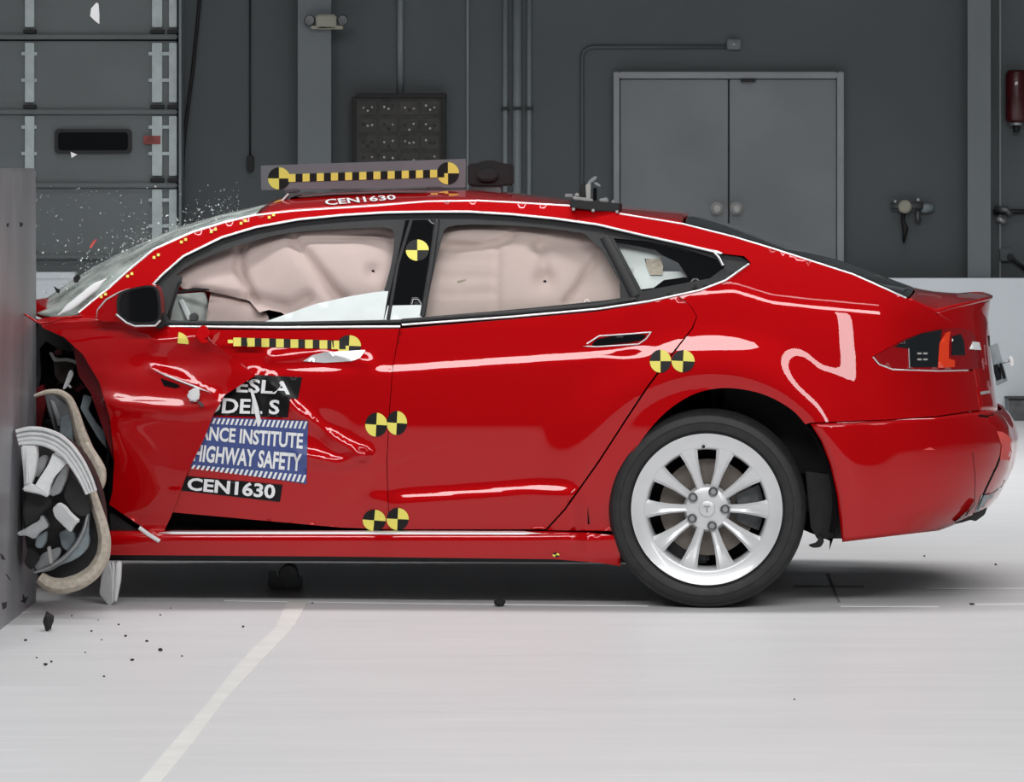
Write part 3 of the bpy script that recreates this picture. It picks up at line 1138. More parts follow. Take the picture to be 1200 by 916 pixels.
WS_C = [(40, 358), (62, 346), (85, 330), (110, 314), (140, 298), (175, 282), (215, 265), (262, 251), (318, 238)]
loft('windshield', WS_N, WS_C, lambda x, y: DS(x, y) + 0.01, M['glass_crazed'], 40, 12, th=0.006, power=2.0)
ribbon('windshield_trim_and_glint', [(68, 369), (85, 357), (105, 341), (125, 326)], 9, lambda x, y: DS(x, y) - 0.0, M['white'], car, off=-0.012, h=0.006, taper=True)  # wide white strip paints the bright reflection on the windshield glass
ribbon('windshield_trim_and_glint', [(92, 366), (110, 351), (128, 337), (150, 317), (180, 292), (225, 272), (262, 260.5), (300, 251.5)], 3, DS, M['chrome'], car, off=-0.003, h=0.005)
ribbon('roof_moulding', [(300, 252), (345, 247), (440, 241), (500, 236), (560, 235), (600, 237), (668, 241)], 2.5, DS, M['chrome'], car, off=-0.002, h=0.006)
ribbon('roof_moulding', [(726, 250.3), (800, 262.3), (860, 277.3), (900, 289.3), (1000, 321.3), (1062, 349)], 2.5, DS, M['chrome'], car, off=-0.002, h=0.006)

# ---- side glass area
DG = lambda x, y: d0s(x, y) + 0.012
dlo = [(846, 297.5), (800, 286.5), (750, 275.5), (700, 263.5), (650, 256.5), (600, 251.5), (550, 248.5), (500, 248.5), (450, 249.5), (400, 252.5), (350, 257.5), (300, 266.5), (260, 278.5), (215, 300.5), (190, 322.5), (176, 338), (180, 378), (200, 380), (330, 381), (470, 379.5), (600, 369.5), (700, 360.5), (760, 351), (820, 338), (850, 327), (880, 308.5), (868, 301)]
hole1 = smooth_poly([(199, 327), (222, 310), (262, 293), (300, 281), (340, 272), (400, 268), (452, 266), (463, 271), (460, 305), (449, 345), (446, 376), (330, 377), (200, 376), (194, 374), (210, 336)], 1)
hole2 = smooth_poly([(518, 272), (527, 264), (560, 263), (600, 264), (650, 268), (696, 275), (736, 348), (700, 353), (600, 363), (500, 371), (496, 372)], 1)
hole3 = [(719, 279), (760, 283), (800, 291), (846, 306), (848, 314), (832, 326), (790, 334), (752, 341)]
panel('window_frame', dlo, DG, M['seal'], car, step=6, holes=[hole1, hole2, hole3], thick=0.02)
panel('pillar_cover', [(475, 258), (515, 257), (505, 318), (497, 357), (454, 356), (464, 310)], DG, M['gloss_black'], car, step=8, off=-0.006, thick=0.01)
panel('pillar_cover', [(454.5, 358), (496, 357), (494, 373), (450, 375)], DG, M['white_shard'], car, step=6, off=-0.005, thick=0.008)
tgt_parent_pillar = bpy.data.objects['pillar_cover']
ribbon('chrome_trim', list(reversed(CHT))[0:] + [(834, 293), (842, 301), (847, 311)], 3.3, DS, M['chrome'], car, off=-0.008, h=0.010)
ribbon('chrome_trim', [(196, 382.5), (330, 383.5), (469, 382.5)], 3.2, DS, M['chrome'], car, off=-0.010, h=0.010)
ribbon('chrome_trim', [(471, 380.5), (600, 371), (700, 362), (760, 353), (820, 340), (850, 328.5), (878, 309)], 2.8, DS, M['chrome'], car, off=-0.008, h=0.010)
ribbon('belt_seal', [(196, 378), (330, 379), (470, 376.5)], 5, DG, M['black'], car, off=-0.010, h=0.008)
ribbon('belt_seal', [(471, 375.5), (600, 366.5), (700, 357.5), (745, 350)], 5, DG, M['black'], car, off=-0.010, h=0.008)
ribbon('door_glass_divider', [(708, 277), (722, 303), (744, 347)], 12, DG, M['seal'], car, off=-0.008, h=0.008)
ribbon('window_edge', [(512, 258), (505, 310), (495, 370)], 7, DG, M['seal'], car, off=-0.010, h=0.008)
ribbon('window_edge', [(482, 258), (466, 310), (455, 374)], 5, DG, M['seal'], car, off=-0.010, h=0.008)
# glass
panel('rear_door_glass', hole2, DG, M['glass'], car, step=6, off=0.012, thick=0.004)
panel('quarter_glass', hole3, DG, M['glass'], car, step=14, off=0.010, thick=0.004)
panel('broken_door_glass', [(310, 377), (330, 370), (370, 356), (410, 347), (440, 342), (455, 341), (449, 377)], DG, M['white_shard'], car, step=8, off=-0.006, thick=0.006)
panel('rear_glass_strip', [(497, 366), (500, 352), (600, 350), (690, 350), (700, 353.5), (600, 363), (500, 371)], DG, M['glass'], car, step=6, off=0.018, thick=0.004)
# quarter frit and bits seen through it
panel('quarter_frit', [(719, 279), (760, 283), (800, 291), (846, 306), (848, 314), (832, 326), (790, 334), (752, 341), (751, 339), (766, 337), (778, 328), (800, 325), (806, 325), (795, 308), (776, 299), (768, 293), (750, 289), (722, 284)], DG, M['gloss_black'], car, step=6, off=0.004, thick=0.004)
panel('broken_rear_trim', [(722, 284), (750, 289), (768, 293), (776, 300), (770, 304), (755, 303), (758, 312), (774, 318), (798, 318), (806, 326), (800, 328), (778, 329), (766, 338), (751, 340)], DG, M['white_shard'], car, step=6, off=0.06, thick=0.02)
panel('broken_rear_trim', [(757, 304), (774, 303), (777, 312), (776, 322), (762, 322), (758, 312)], DG, M['cord'], car, step=6, off=0.05, thick=0.01)

# ---- airbags
AB = np.full(XX.shape, 0.0) + D0 + 0.10
AB += blob(360, 310, 55, 55, 0.075) + blob(425, 315, 34, 40, 0.05) + blob(235, 330, 40, 26, 0.03) + blob(262, 355, 35, 24, 0.03)
AB += seg_ridge([(345, 283), (362, 305), (388, 340), (400, 352)], 7, -0.0450) + seg_ridge([(283, 290), (279, 312), (286, 332), (296, 352)], 5, -0.0525) + seg_ridge([(360, 281), (400, 279), (440, 275), (460, 281)], 4, -0.0375)
AB += blob(437, 318, 9, 9, -0.0330) + seg_ridge([(225, 340), (262, 345), (290, 350)], 4, -0.0450) + seg_ridge([(300, 352), (340, 362), (360, 350)], 7, -0.0300)
AB += blob(600, 320, 60, 70, 0.05) + blob(545, 275, 35, 12, 0.03) + seg_ridge([(522, 288), (560, 289), (588, 284), (600, 276)], 4, -0.0375)
AB += seg_ridge([(583, 290), (582, 365)], 3, -0.0180) + seg_ridge([(520, 305), (580, 303)], 2.5, -0.0090) + seg_ridge([(518, 325), (580, 324)], 2.5, -0.0090) + seg_ridge([(515, 345), (580, 343)], 2.5, -0.0090)
AB += blob(638, 330, 12, 12, -0.0375) + seg_ridge([(632, 285), (636, 300), (638, 322)], 6, -0.0225) + seg_ridge([(700, 300), (680, 335), (664, 356)], 5, -0.0330) + seg_ridge([(628, 290), (645, 284), (690, 290)], 5, -0.0270)
AB = blur(AB, 1.5)
ABs = sampler(AB)
bag1 = [(200, 323), (215, 300), (260, 283), (300, 270), (340, 262), (450, 258), (470, 262), (466, 300), (450, 340), (436, 344), (350, 382), (330, 366), (315, 363), (304, 366), (292, 352), (262, 345), (238, 340), (214, 338)]
ab = panel('curtain_airbag', bag1, ABs, M['airbag'], car, step=5, thick=0.03)
bag2 = [(503, 258), (530, 255), (600, 258), (700, 268), (740, 352), (600, 372), (486, 380)]
panel('curtain_airbag', bag2, ABs, M['airbag'], car, step=5, thick=0.03)
panel('door_airbag', [(247, 341), (268, 343), (298, 356), (312, 364), (318, 384), (240, 384)], lambda x, y: ABs(x, y) + 0.05, M['airbag'], car, step=6, thick=0.03)
for (x, y) in ((437, 318), (638.5, 330)):
    slab('vent_hole', [(x + 2 * math.cos(a * .785), y + 2 * math.sin(a * .785)) for a in range(8)], float(ABs(x, y)) - 0.004, 0.006, M['void'], car, bevel=0)
slab('stamp_mark', [(x, y) for x, y in ((536, 329), (546, 327), (547, 331), (542, 334), (537, 333))], float(ABs(541, 330)) - 0.001, 0.003, M['cord'], car, bevel=0)
# cabin: bits seen through the front quarter light, headliner, floor, far side
slab('interior_panel', [(205, 345), (240, 342), (249, 377), (199, 377)], 0.24, 0.03, M['plate_pale'], car, tilt=(0.002, 0))
slab('interior_brace', [(209, 352), (214, 350), (226, 374), (220, 376)], 0.20, 0.02, M['white_shard'], car)
slab('interior_knob', [(222, 368), (228, 366), (232, 370), (231, 376), (222, 376)], 0.19, 0.03, M['steel_dk'], car)
slab('airbag_strap', [(207, 341), (228, 337), (245, 338.5), (246, 340.5), (228, 341), (209, 343.5)], 0.16, 0.02, M['black'], car)
slab('torn_trim', [(304, 366), (315, 360), (335, 361), (330, 372), (312, 378)], 0.24, 0.02, M['void'], car)
loft('headliner', [(200, 326), (300, 272), (440, 258), (560, 254), (668, 262), (800, 290), (1000, 340), (1060, 362)], [(215, 282), (318, 260), (470, 242), (600, 244), (725, 262), (806, 272), (1000, 335), (1070, 355)], lambda x, y: DS(x, y) + 0.16, M['headliner'], 20, 6)
boxo('underbody', (-1.2, WID / 2, 0.20), (2.4, 1.72, 0.10), M['black'], car, 0.01)
boxo('rear_underbody', (0.35, WID / 2, 0.42), (0.9, 1.3, 0.10), M['void'], car, 0.01)
slab('far_front_body', [(64, 374), (20, 380), (-60, 392), (-160, 418), (-196, 450), (-205, 560), (-180, 632), (64, 640)], 0.64, 1.22, M['red'], car, bevel=0.03)
boxo('cabin_floor', (-0.6, WID / 2, 0.36), (2.6, 1.5, 0.06), M['headliner'], car)
boxo('bulkhead', (-1.90, WID / 2 + 0.05, 0.62), (0.06, 1.3, 0.66), M['void'], car)
boxo('rear_seat', (0.25, WID / 2, 0.62), (0.5, 1.3, 0.5), M['headliner'], car, 0.05)
# far side: one mirrored shell with the glass opening cut out, plus the far pillars
far = [(46, 374), (100, 370), (262, 262)] + E + [(1095, 367), (1118, 380), (1140, 440), (1148, 480), (1100, 487), (950, 495)] + ARCH_IN + [(727, 660), (400, 652), (136, 650), (134, 540), (116, 447), (75, 395)]
v, f = tri(far, [[(190, 340), (260, 290), (340, 268), (550, 257), (700, 272), (846, 308), (820, 334), (600, 366), (330, 378), (196, 378)]], 16)
Q = P(v[:, 0], v[:, 1], DS(v[:, 0], v[:, 1]))
Q[:, 1] = WID - Q[:, 1]
o = link('far_side_body', Q, [tuple(t[::-1]) for t in f], M['red'], car, True)
so = o.modifiers.new('thickness', 'SOLIDIFY')
so.thickness = 0.02

# ---- wheel arch liner and rear wheels
HX = float(P(828.5, 598, 0.03)[0])
HZ = 0.352
lathe('arch_liner', [(0.452, 0.065), (0.455, 0.5), (0.02, 0.5)], M['void'], car, (HX + 0.015, 0, HZ + 0.02), 40, math.radians(-22), math.radians(200))
lathe('arch_lip', [(0.440, 0.035), (0.452, 0.06), (0.43, 0.07)], M['void'], car, (HX + 0.015, 0, HZ + 0.02), 40, math.radians(-14), math.radians(190))


def wheel(parent, hx, flip=False):
    w_ = lathe('wheel', [(0.255, 0.20), (0.215, 0.20), (0.208, 0.07), (0.215, 0.024), (0.219, 0.0195), (0.226, 0.0175), (0.250, 0.013), (0.262, 0.006), (0.269, 0.004), (0.270, 0.012), (0.262, 0.03), (0.24, 0.06), (0.235, 0.19), (0.255, 0.20)], M['alloy'], parent, (0, 0, 0), 96)
    w_.location = (hx, 0.0, HZ)
    if flip:
        w_.rotation_euler = (0, 0, math.pi)
        w_.location = (hx, WID, HZ)
    t = lathe('tyre', [(0.262, 0.036), (0.270, 0.014), (0.276, 0.009), (0.2765, 0.012), (0.279, 0.012), (0.2795, 0.008), (0.292, 0.002), (0.306, 0.0), (0.307, 0.002), (0.309, 0.002), (0.310, 0.0), (0.322, 0.002), (0.333, 0.008), (0.3335, 0.011), (0.336, 0.011), (0.337, 0.009), (0.344, 0.018), (0.350, 0.036), (0.352, 0.06), (0.352, 0.085), (0.345, 0.086), (0.345, 0.094), (0.352, 0.095), (0.352, 0.150), (0.345, 0.151), (0.345, 0.159), (0.352, 0.160), (0.351, 0.20), (0.345, 0.228), (0.325, 0.244), (0.29, 0.246), (0.262, 0.22)], M['rubber'], w_, seg=96)
    # ten tapered spokes
    base = None
    for k in range(10):
        if base is None:
            V, Fc = [], []
            st = [(0.045, 0.016, 0.052), (0.08, 0.014, 0.046), (0.13, 0.017, 0.036), (0.18, 0.025, 0.026), (0.212, 0.033, 0.0185), (0.228, 0.040, 0.0185), (0.238, 0.042, 0.026)]
            for r, hw, y in st:
                V += [(r, y + 0.034, -hw * 0.8), (r, y + 0.008, -hw), (r, y + 0.001, -hw * 0.62), (r, y + 0.005 if r < 0.2 else y + 0.001, 0), (r, y + 0.001, hw * 0.62), (r, y + 0.008, hw), (r, y + 0.034, hw * 0.8)]
            for i in range(len(st) - 1):
                for j in range(7):
                    j2 = (j + 1) % 7
                    Fc.append((i * 7 + j, i * 7 + j2, i * 7 + 7 + j2, i * 7 + 7 + j))
            s = link('spoke', V, Fc, M['alloy'], w_, True)
            fix(s)
            s.data.set_sharp_from_angle(angle=math.radians(28))
            base = s
        else:
            s = base.copy()
            C.objects.link(s)
            s.parent = w_
        s.rotation_euler = (0, math.radians(-36 * k), 0)
    lathe('hub', [(0, 0.042), (0.058, 0.044), (0.075, 0.050), (0.085, 0.07), (0.085, 0.1)], M['alloy'], w_, seg=40)
    lathe('centre_cap', [(0, 0.030), (0.018, 0.031), (0.027, 0.034), (0.030, 0.046)], M['alloy'], w_, seg=28)
    em = bpy.data.meshes.new('emblem')
    bm_ = bmesh.new()
    for (cx_, cz_, sx_, sz_) in ((0, 0.009, 0.022, 0.004), (0, -0.002, 0.005, 0.020)):
        g_ = bmesh.ops.create_cube(bm_, size=1.0)
        for v_ in g_['verts']:
            v_.co = Vector((cx_ + v_.co.x * sx_, 0.0300 + v_.co.y * 0.004, cz_ + v_.co.z * sz_))
    bm_.to_mesh(em)
    bm_.free()
    em.materials.append(M['steel'])
    eo = bpy.data.objects.new('emblem', em)
    C.objects.link(eo)
    eo.parent = w_
    nb = None
    for k in range(5):
        a = math.radians(70 + 72 * k)
        if nb is None:
            ring = lathe('lug_recess', [(0.0, 0.038), (0.0125, 0.038), (0.0165, 0.036), (0.0175, 0.05)], M['steel_dk'], w_, seg=18)
            nut = lathe('lug_nut', [(0, 0.0325), (0.008, 0.0325), (0.0115, 0.035), (0.012, 0.05)], M['steel'], w_, seg=6, smooth=False)
            nb = (ring, nut)
            pair = nb
        else:
            pair = []
            for q in nb:
                c_ = q.copy()
                C.objects.link(c_)
                c_.parent = w_
                pair.append(c_)
        for q in pair:
            q.location = (0.064 * math.cos(a), 0, 0.064 * math.sin(a))
    lathe('brake_disc', [(0.06, 0.098), (0.085, 0.095), (0.088, 0.115), (0.172, 0.115), (0.172, 0.14), (0.06, 0.14)], M['brown'], w_, seg=48)
    cal = lathe('brake_caliper', [(0.11, 0.092), (0.185, 0.092), (0.20, 0.10), (0.20, 0.15), (0.11, 0.15), (0.11, 0.092)], M['steel_dk'], w_, seg=10, a0=math.radians(-24), a1=math.radians(24))
    lathe('wheel_back', [(0.0, 0.17), (0.235, 0.17)], M['void'], w_, seg=32)
    v_ = lathe('valve', [(0, 0.012), (0.006, 0.012), (0.007, 0.04)], M['black'], w_, (-0.012, 0, 0.222), 8)
    return w_


rw = wheel(car, HX)
wheel(car, HX, True)
for ch in list(bpy.data.objects):
    pass

# ---- tail lamp, plate, trim at the rear
TL = [(1023, 418), (1041, 408), (1061, 397), (1085, 388), (1106, 384.5), (1126, 384), (1140, 389), (1146, 402), (1150, 420), (1152, 431), (1128, 433.5), (1100, 434), (1046, 432), (1029, 426)]
lamp = panel('tail_light', TL, DS, M['lens_red'], car, step=5, off=0.002, thick=0.03)
panel('lamp_dark_lens', [(1048, 406), (1062, 398), (1080, 390.5), (1104, 386), (1102, 400), (1099, 430), (1066, 430), (1065, 408)], DS, M['lens_dark'], lamp, step=5, off=-0.003, thick=0.004)
panel('lamp_amber_lens', [(1101, 402), (1108, 390), (1114, 388), (1112, 402), (1112, 420), (1119, 422), (1119, 430), (1099, 431)], DS, M['amber'], lamp, step=4, off=-0.004, thick=0.004)
panel('lamp_clear_lens', [(1116, 394), (1126, 391), (1130, 400), (1131, 416), (1115, 416)], DS, M['lens_dark'], lamp, step=4, off=-0.003, thick=0.004)
panel('lamp_clear_lens', [(1136, 409), (1140, 400), (1148, 401), (1150, 410)], DS, M['white'], lamp, step=3, off=-0.004, thick=0.004)
ribbon('lamp_rim', [(1023, 418), (1030, 426.5), (1046, 432.8), (1100, 434.5), (1135, 433.6)], 1.8, DS, M['chrome'], lamp, off=-0.002, h=0.003)
ribbon('lamp_rim', [(1065, 408), (1066, 431)], 1.2, DS, M['chrome'], lamp, off=-0.005, h=0.002)
for (x, y) in ((1078, 414), (1085, 414), (1078, 421), (1085, 421)):
    panel('reflector_dot', [(x - 3, y - 1), (x + 2, y - 1), (x + 2, y + 1), (x - 3, y + 1)], DS, M['knob'], lamp, step=3, off=-0.005, thick=0.002)
# plate on its tilted bracket, turned a little towards the near side
pl = slab('license_plate', [(1160, 405), (1169, 402), (1181, 446), (1168, 452)], 0.58, 0.02, M['plate'], car, tilt=(0.004, 0), bevel=0.002)
slab('plate_marking', [(1164, 428), (1169, 426), (1172, 432), (1174, 444), (1168, 446), (1165, 437)], 0.575, 0.012, M['lens_dark'], pl, tilt=(0.004, 0), bevel=0)
slab('plate_marking', [(1171, 426), (1174, 425), (1178, 438), (1179, 443), (1176, 444), (1172, 433)], 0.593, 0.012, M['lens_dark'], pl, tilt=(0.004, 0), bevel=0)
slab('plate_lamp_housing', [(1148, 400), (1160, 393), (1160, 406), (1153, 409)], 0.60, 0.05, M['black'], car, bevel=0.002)
tube('plate_rod', [Vector(P(1176, 425, 0.61)), Vector(P(1184, 422, 0.62))], 0.004, M['steel'], car, 8)
slab('plate_knob', [(1182, 418), (1186, 417), (1188, 424), (1188, 429), (1184, 430), (1184, 424)], 0.60, 0.03, M['white'], car, bevel=0.004)
panel('reflective_tape', [(1168, 505), (1175, 506), (1180, 509), (1186, 515), (1184, 521), (1186, 530), (1183, 540), (1172, 538), (1174, 522)], DS, M['tape_red'], car, step=4, off=-0.006, thick=0.004)
ribbon('bumper_seam', [(1177, 521), (1168, 545), (1158, 566), (1147, 590), (1141, 606)], 3.2, DS, M['void'], car, off=-0.002, h=0.003)
ribbon('bumper_seam', [(1140, 530), (1143, 560), (1142, 590), (1128, 610)], 1.2, DS, M['red_dark'], car, off=-0.002, h=0.002)
ribbon('bumper_seam', [(1152, 580), (1165, 576), (1173, 570), (1177, 562)], 1.5, DS, M['void'], car, off=-0.003, h=0.003)
ribbon('bumper_seam', [(1147, 487), (1157, 488), (1164, 486), (1172, 484)], 3, DS, M['void'], car, off=-0.003, h=0.004)
slab('rear_diffuser', [(1119, 614), (1130, 609), (1140, 604), (1152, 598), (1157, 595), (1154, 603), (1143, 611), (1138, 609), (1128, 612)], 0.34, 0.05, M['black'], car, bevel=0.003)
panel('lower_valance', [(1142, 601), (1150, 580), (1160, 580), (1172, 570), (1166, 583), (1153, 598)], DS, M['plate'], car, step=4, off=-0.004, thick=0.004)
panel('tow_cover', [(1082, 527), (1090, 524), (1096, 527)], DS, M['tape_red'], car, step=4, off=-0.002, thick=0.003)
ribbon('badge', [(1149, 461), (1153, 460), (1160, 459)], 3.5, DS, M['knob'], car, off=-0.003, h=0.003)
slab('mud_flap', [(944, 552), (978, 556), (991, 631), (970, 631), (958, 632), (950, 618)], 0.17, 0.05, M['black'], car)
slab('arch_bracket', [(947, 639), (957, 636), (961, 626), (966, 634), (962, 641), (953, 642)], 0.14, 0.04, M['black'], car)

# ---- handles, repeater, mirror
han = panel('door_handle', smooth_poly([(692, 404), (702, 395), (756, 391), (757, 394), (750, 400), (700, 405)], 1), DS, M['gloss_black'], rdoor, step=5, off=-0.006, thick=0.012)
ribbon('handle_rim', [(683, 405.5), (700, 406), (748, 403), (757, 397), (763, 389), (740, 391), (702, 393.5), (692, 400)], 2.0, DS, M['chrome'], rdoor, off=-0.006, h=0.006, closed=True)
han2 = panel('door_handle', [(355, 423), (366, 416), (380, 412.5), (428, 410), (422, 419), (412, 423), (380, 425)], DD, M['chrome'], fdoor, step=5, off=-0.006, thick=0.012)
ribbon('vent_trim', [(181, 434), (200, 442), (247, 460)], 3.0, DF, M['chrome'], fend, off=-0.012, h=0.006, taper=True)
panel('torn_hole', [(188, 443), (208, 450), (212, 453), (205, 455), (192, 452)], DF, M['void'], fend, step=4, off=-0.007, thick=0.004)
slab('camera_repeater', [(219, 460), (224, 456), (231, 453), (234, 460), (232, 470), (225, 471), (220, 468)], float(DF(226, 463)) - 0.04, 0.03, M['broken_alloy'], fend, bevel=0.006)
slab('repeater_clip', [(231, 470), (234, 470), (239, 476), (236, 477)], float(DF(235, 473)) - 0.03, 0.02, M['steel_dk'], fend, bevel=0.002)
ribbon('torn_edge', [(163, 618), (174, 626), (187, 634)], 5, DF, M['white'], fend, off=-0.012, h=0.006)
# torn flake of paint and tape by the belt line
slab('torn_metal_flake', [(228, 393), (234, 382), (241, 381), (247, 392), (240, 397), (246, 401), (236, 403)], float(DF(238, 392)) - 0.05, 0.008, M['red'], fdoor, tilt=(0.001, -0.002))
slab('torn_metal_flake', [(251, 392), (258, 388), (256, 396), (250, 404), (248, 400)], float(DF(250, 394)) - 0.04, 0.006, M['tape_red'], fdoor, tilt=(-0.002, 0.001))

mc = float(DS(150, 372)) - 0.10
mir = slab('side_mirror', smooth_poly([(112, 374), (112, 364), (124, 350), (150, 338), (178, 332), (187, 340), (189, 374), (182, 382), (152, 382), (135, 376), (122, 378)], 2), mc, 0.10, M['red'], car, bevel=0.012)
slab('mirror_shroud', smooth_poly([(136, 345), (150, 338), (180, 333), (187, 342), (189, 374), (184, 381), (152, 382), (137, 372)], 1), mc - 0.012, 0.02, M['black'], mir, bevel=0.004)
ribbon('mirror_cap_edge', [(113, 373), (114, 363), (124, 351), (140, 342), (152, 337.5)], 2.0, lambda x, y: np.asarray(x) * 0 + mc - 0.004, M['chrome'], mir, off=-0.004, h=0.005, taper=True)
slab('mirror_glass', smooth_poly([(140, 346), (152, 340), (178, 335), (184, 342), (186, 371), (181, 377), (154, 377), (140, 369)], 1), mc - 0.018, 0.02, M['gloss_black'], mir, bevel=0.002)
ribbon('mirror_rim', [(136, 368), (148, 378), (158, 382), (182, 381.5), (188, 375)], 2.6, lambda x, y: np.asarray(x) * 0 + mc - 0.01, M['chrome'], mir, off=-0.012, h=0.006)
slab('mirror_bracket', [(176, 378), (190, 366), (196, 380), (186, 386)], mc + 0.03, 0.10, M['black'], car)
panel('mirror_sail', [(186, 378), (187, 345), (196, 330), (206, 322), (213, 324), (212, 331), (199, 360), (193, 377)], DG, M['seal'], car, step=6, off=-0.014, thick=0.02)
slab('sail_rod', [(193, 376), (202, 350), (208, 330), (212, 329), (205, 352), (197, 377)], float(DG(203, 350)) - 0.03, 0.012, M['seal'], car)

# ---- stickers


def pie(name, cx, cy, rx, ry, D, parent, rot=0.0, off=-0.004, quads=(0, 1, 2, 3)):
    """round target: alternating yellow and black quadrants"""
    V, Fc, mi = [], [], []
    for q in quads:
        s = len(V)
        a0 = math.radians(90 * q) + rot
        pts = [(cx, cy)]
        for rad in (0.5, 1.0):
            for i in range(9):
                a = a0 + math.pi / 2 * i / 8
                pts.append((cx + rad * rx * math.cos(a), cy + rad * ry * math.sin(a)))
        x = np.array([p[0] for p in pts])
        y = np.array([p[1] for p in pts])
        pp = P(x, y, D(x, y) + off)
        V += list(pp)
        for i in range(8):
            Fc.append((s, s + 1 + i, s + 2 + i))
            Fc.append((s + 1 + i, s + 10 + i, s + 11 + i, s + 2 + i))
            mi += [q % 2, q % 2]
        s2 = len(V)
        pb = P(x, y, D(x, y) + off + 0.0015)
        V += list(pb)
        for i in range(8):
            Fc.append((s + 10 + i, s2 + 10 + i, s2 + 11 + i, s + 11 + i))
            mi.append(q % 2)
    o = link(name, V, Fc, None, parent, False, [M['vblack'], M['yellow']], mi)
    fix(o)
    if o.data.polygons[0].normal.y > 0:
        o.data.flip_normals()
    return o


pie('target_sticker', 489, 293, 13.5, 12.5, DG, tgt_parent_pillar, math.radians(0), off=-0.008)
pie('target_sticker', 441, 497.5, 13, 14, DD, fdoor, 0.06)
pie('target_sticker', 465, 495.5, 12, 14, DS, rdoor, 0.06)
pie('target_sticker', 438.5, 609.5, 13.5, 12.5, DD, fdoor, 0.08)
pie('target_sticker', 466, 608, 13, 13, DS, rdoor, 0.05)
pie('target_sticker', 774, 423, 12.5, 13.5, DS, rdoor, 0.0)
pie('target_sticker', 800.5, 423, 13.5, 13, DS, bpy.data.objects['side_frame'], 0.05)
pie('target_sticker', 409, 405, 14, 12.5, DD, fdoor, 0.05)
pie('target_sticker', 208, 402, 13, 13, DF, fdoor, 0.1, off=-0.010, quads=(3,))
for i, x in enumerate([270, 278, 294, 311, 328, 345, 362, 379, 393]):
    y = 400 + i * 0.5
    hw, hh = (4.5, 5)
    if i == 0:
        hw, hh = 3, 2
    panel('scale_square', [(x - hw, y - hh), (x + hw, y - hh), (x + hw, y + hh), (x - hw, y + hh)], DD if x > 300 else lambda a, b_: np.minimum(DD(a, b_), DF(a, b_)), M['yellow'], fdoor, step=6, off=-0.005, thick=0.0015)
    if i:
        panel('scale_square', [(x + hw, y - hh), (x + 12, y - hh), (x + 12, y + hh), (x + hw, y + hh)], DD if x > 300 else lambda a, b_: np.minimum(DD(a, b_), DF(a, b_)), M['vblack'], fdoor, step=6, off=-0.005, thick=0.0015)
for (x, y) in ((121, 346), (152, 322), (183, 300), (215, 282), (250, 270), (285, 260), (318, 253)):
    for s in (-1, 1):
        panel('corner_marker', [(x + s * 2.5 - 1.6, y - s * 1.5 - 1.6), (x + s * 2.5 + 1.6, y - s * 1.5 - 1.6), (x + s * 2.5 + 1.6, y - s * 1.5 + 1.6), (x + s * 2.5 - 1.6, y - s * 1.5 + 1.6)], DS, M['yellow'], bpy.data.objects['side_frame'], step=4, off=-0.004, thick=0.002)
pie('target_sticker', 651.5, 650, 4, 2.5, DS, rocker, 0.3, off=-0.016)


def bil(q, u, v):
    (a, b_, c, d) = q   # TL TR BR BL
    x = (a[0] * (1 - u) + b_[0] * u) * (1 - v) + (d[0] * (1 - u) + c[0] * u) * v
    y = (a[1] * (1 - u) + b_[1] * u) * (1 - v) + (d[1] * (1 - u) + c[1] * u) * v
    return x, y


def text_mesh(txt, bold=0.02):
    cu = bpy.data.curves.new('t', 'FONT')
    cu.body = txt
    cu.offset = bold
    cu.resolution_u = 3
    o = bpy.data.objects.new('t', cu)
    C.objects.link(o)
    dg = bpy.context.evaluated_depsgraph_get()
    me = o.evaluated_get(dg).to_mesh()
    V = np.array([v.co[:] for v in me.vertices])
    Fc = [tuple(p.vertices) for p in me.polygons]
    o.evaluated_get(dg).to_mesh_clear()
    bpy.data.objects.remove(o)
    bpy.data.curves.remove(cu)
    return V, Fc


def lettering(name, txt, quad, D, m, parent, off=-0.006, bold=0.025, pt=None):
    V, Fc = text_mesh(txt, bold)
    lo, hi = V.min(0), V.max(0)
    u = (V[:, 0] - lo[0]) / (hi[0] - lo[0])
    v = 1 - (V[:, 1] - lo[1]) / (hi[1] - lo[1])
    x, y = bil(quad, u, v)
    pts = pt(x, y) if pt else P(x, y, D(x, y) + off)
    o = link(name, pts, Fc, m, parent, False)
    return o


def lab(name, quad, m, off, n=8):
    return panel(name, list(quad), DD, m, fdoor, step=5, off=off, thick=0.0015)


lab('black_label', [(262, 437), (354, 442), (349, 467), (262, 461)], M['label_black'], -0.004)
lab('black_label', [(240, 458), (340, 467), (337, 489), (240, 486)], M['label_black'], -0.0042)
bl = lab('blue_label', [(190, 486), (361, 493), (359, 567), (190, 541)], M['blue'], -0.0045)
lab('black_label', [(190, 555), (331, 568), (328, 588), (190, 572)], M['label_black'], -0.004)
lettering('lettering', 'TESLA', [(258, 441.5), (342, 447), (340, 462.5), (257, 458.5)], DD, M['white'], fdoor, -0.0075)
lettering('lettering', 'MODEL S', [(217, 464.5), (328, 468.5), (327, 485.5), (215, 483.5)], DD, M['white'], fdoor, -0.0075)
lettering('lettering', 'INSURANCE INSTITUTE', [(192, 495.5), (355.5, 507.5), (354.5, 526), (190, 511)], DD, M['white'], fdoor, -0.008, 0.03)
lettering('lettering', 'FOR HIGHWAY SAFETY', [(196, 517.5), (354, 531.5), (352.5, 552.5), (193, 537)], DD, M['white'], fdoor, -0.008, 0.03)
lettering('lettering', 'CEN1630', [(220.5, 559), (323, 567.5), (322, 584.5), (219, 574)], DD, M['white'], fdoor, -0.0075, 0.03)
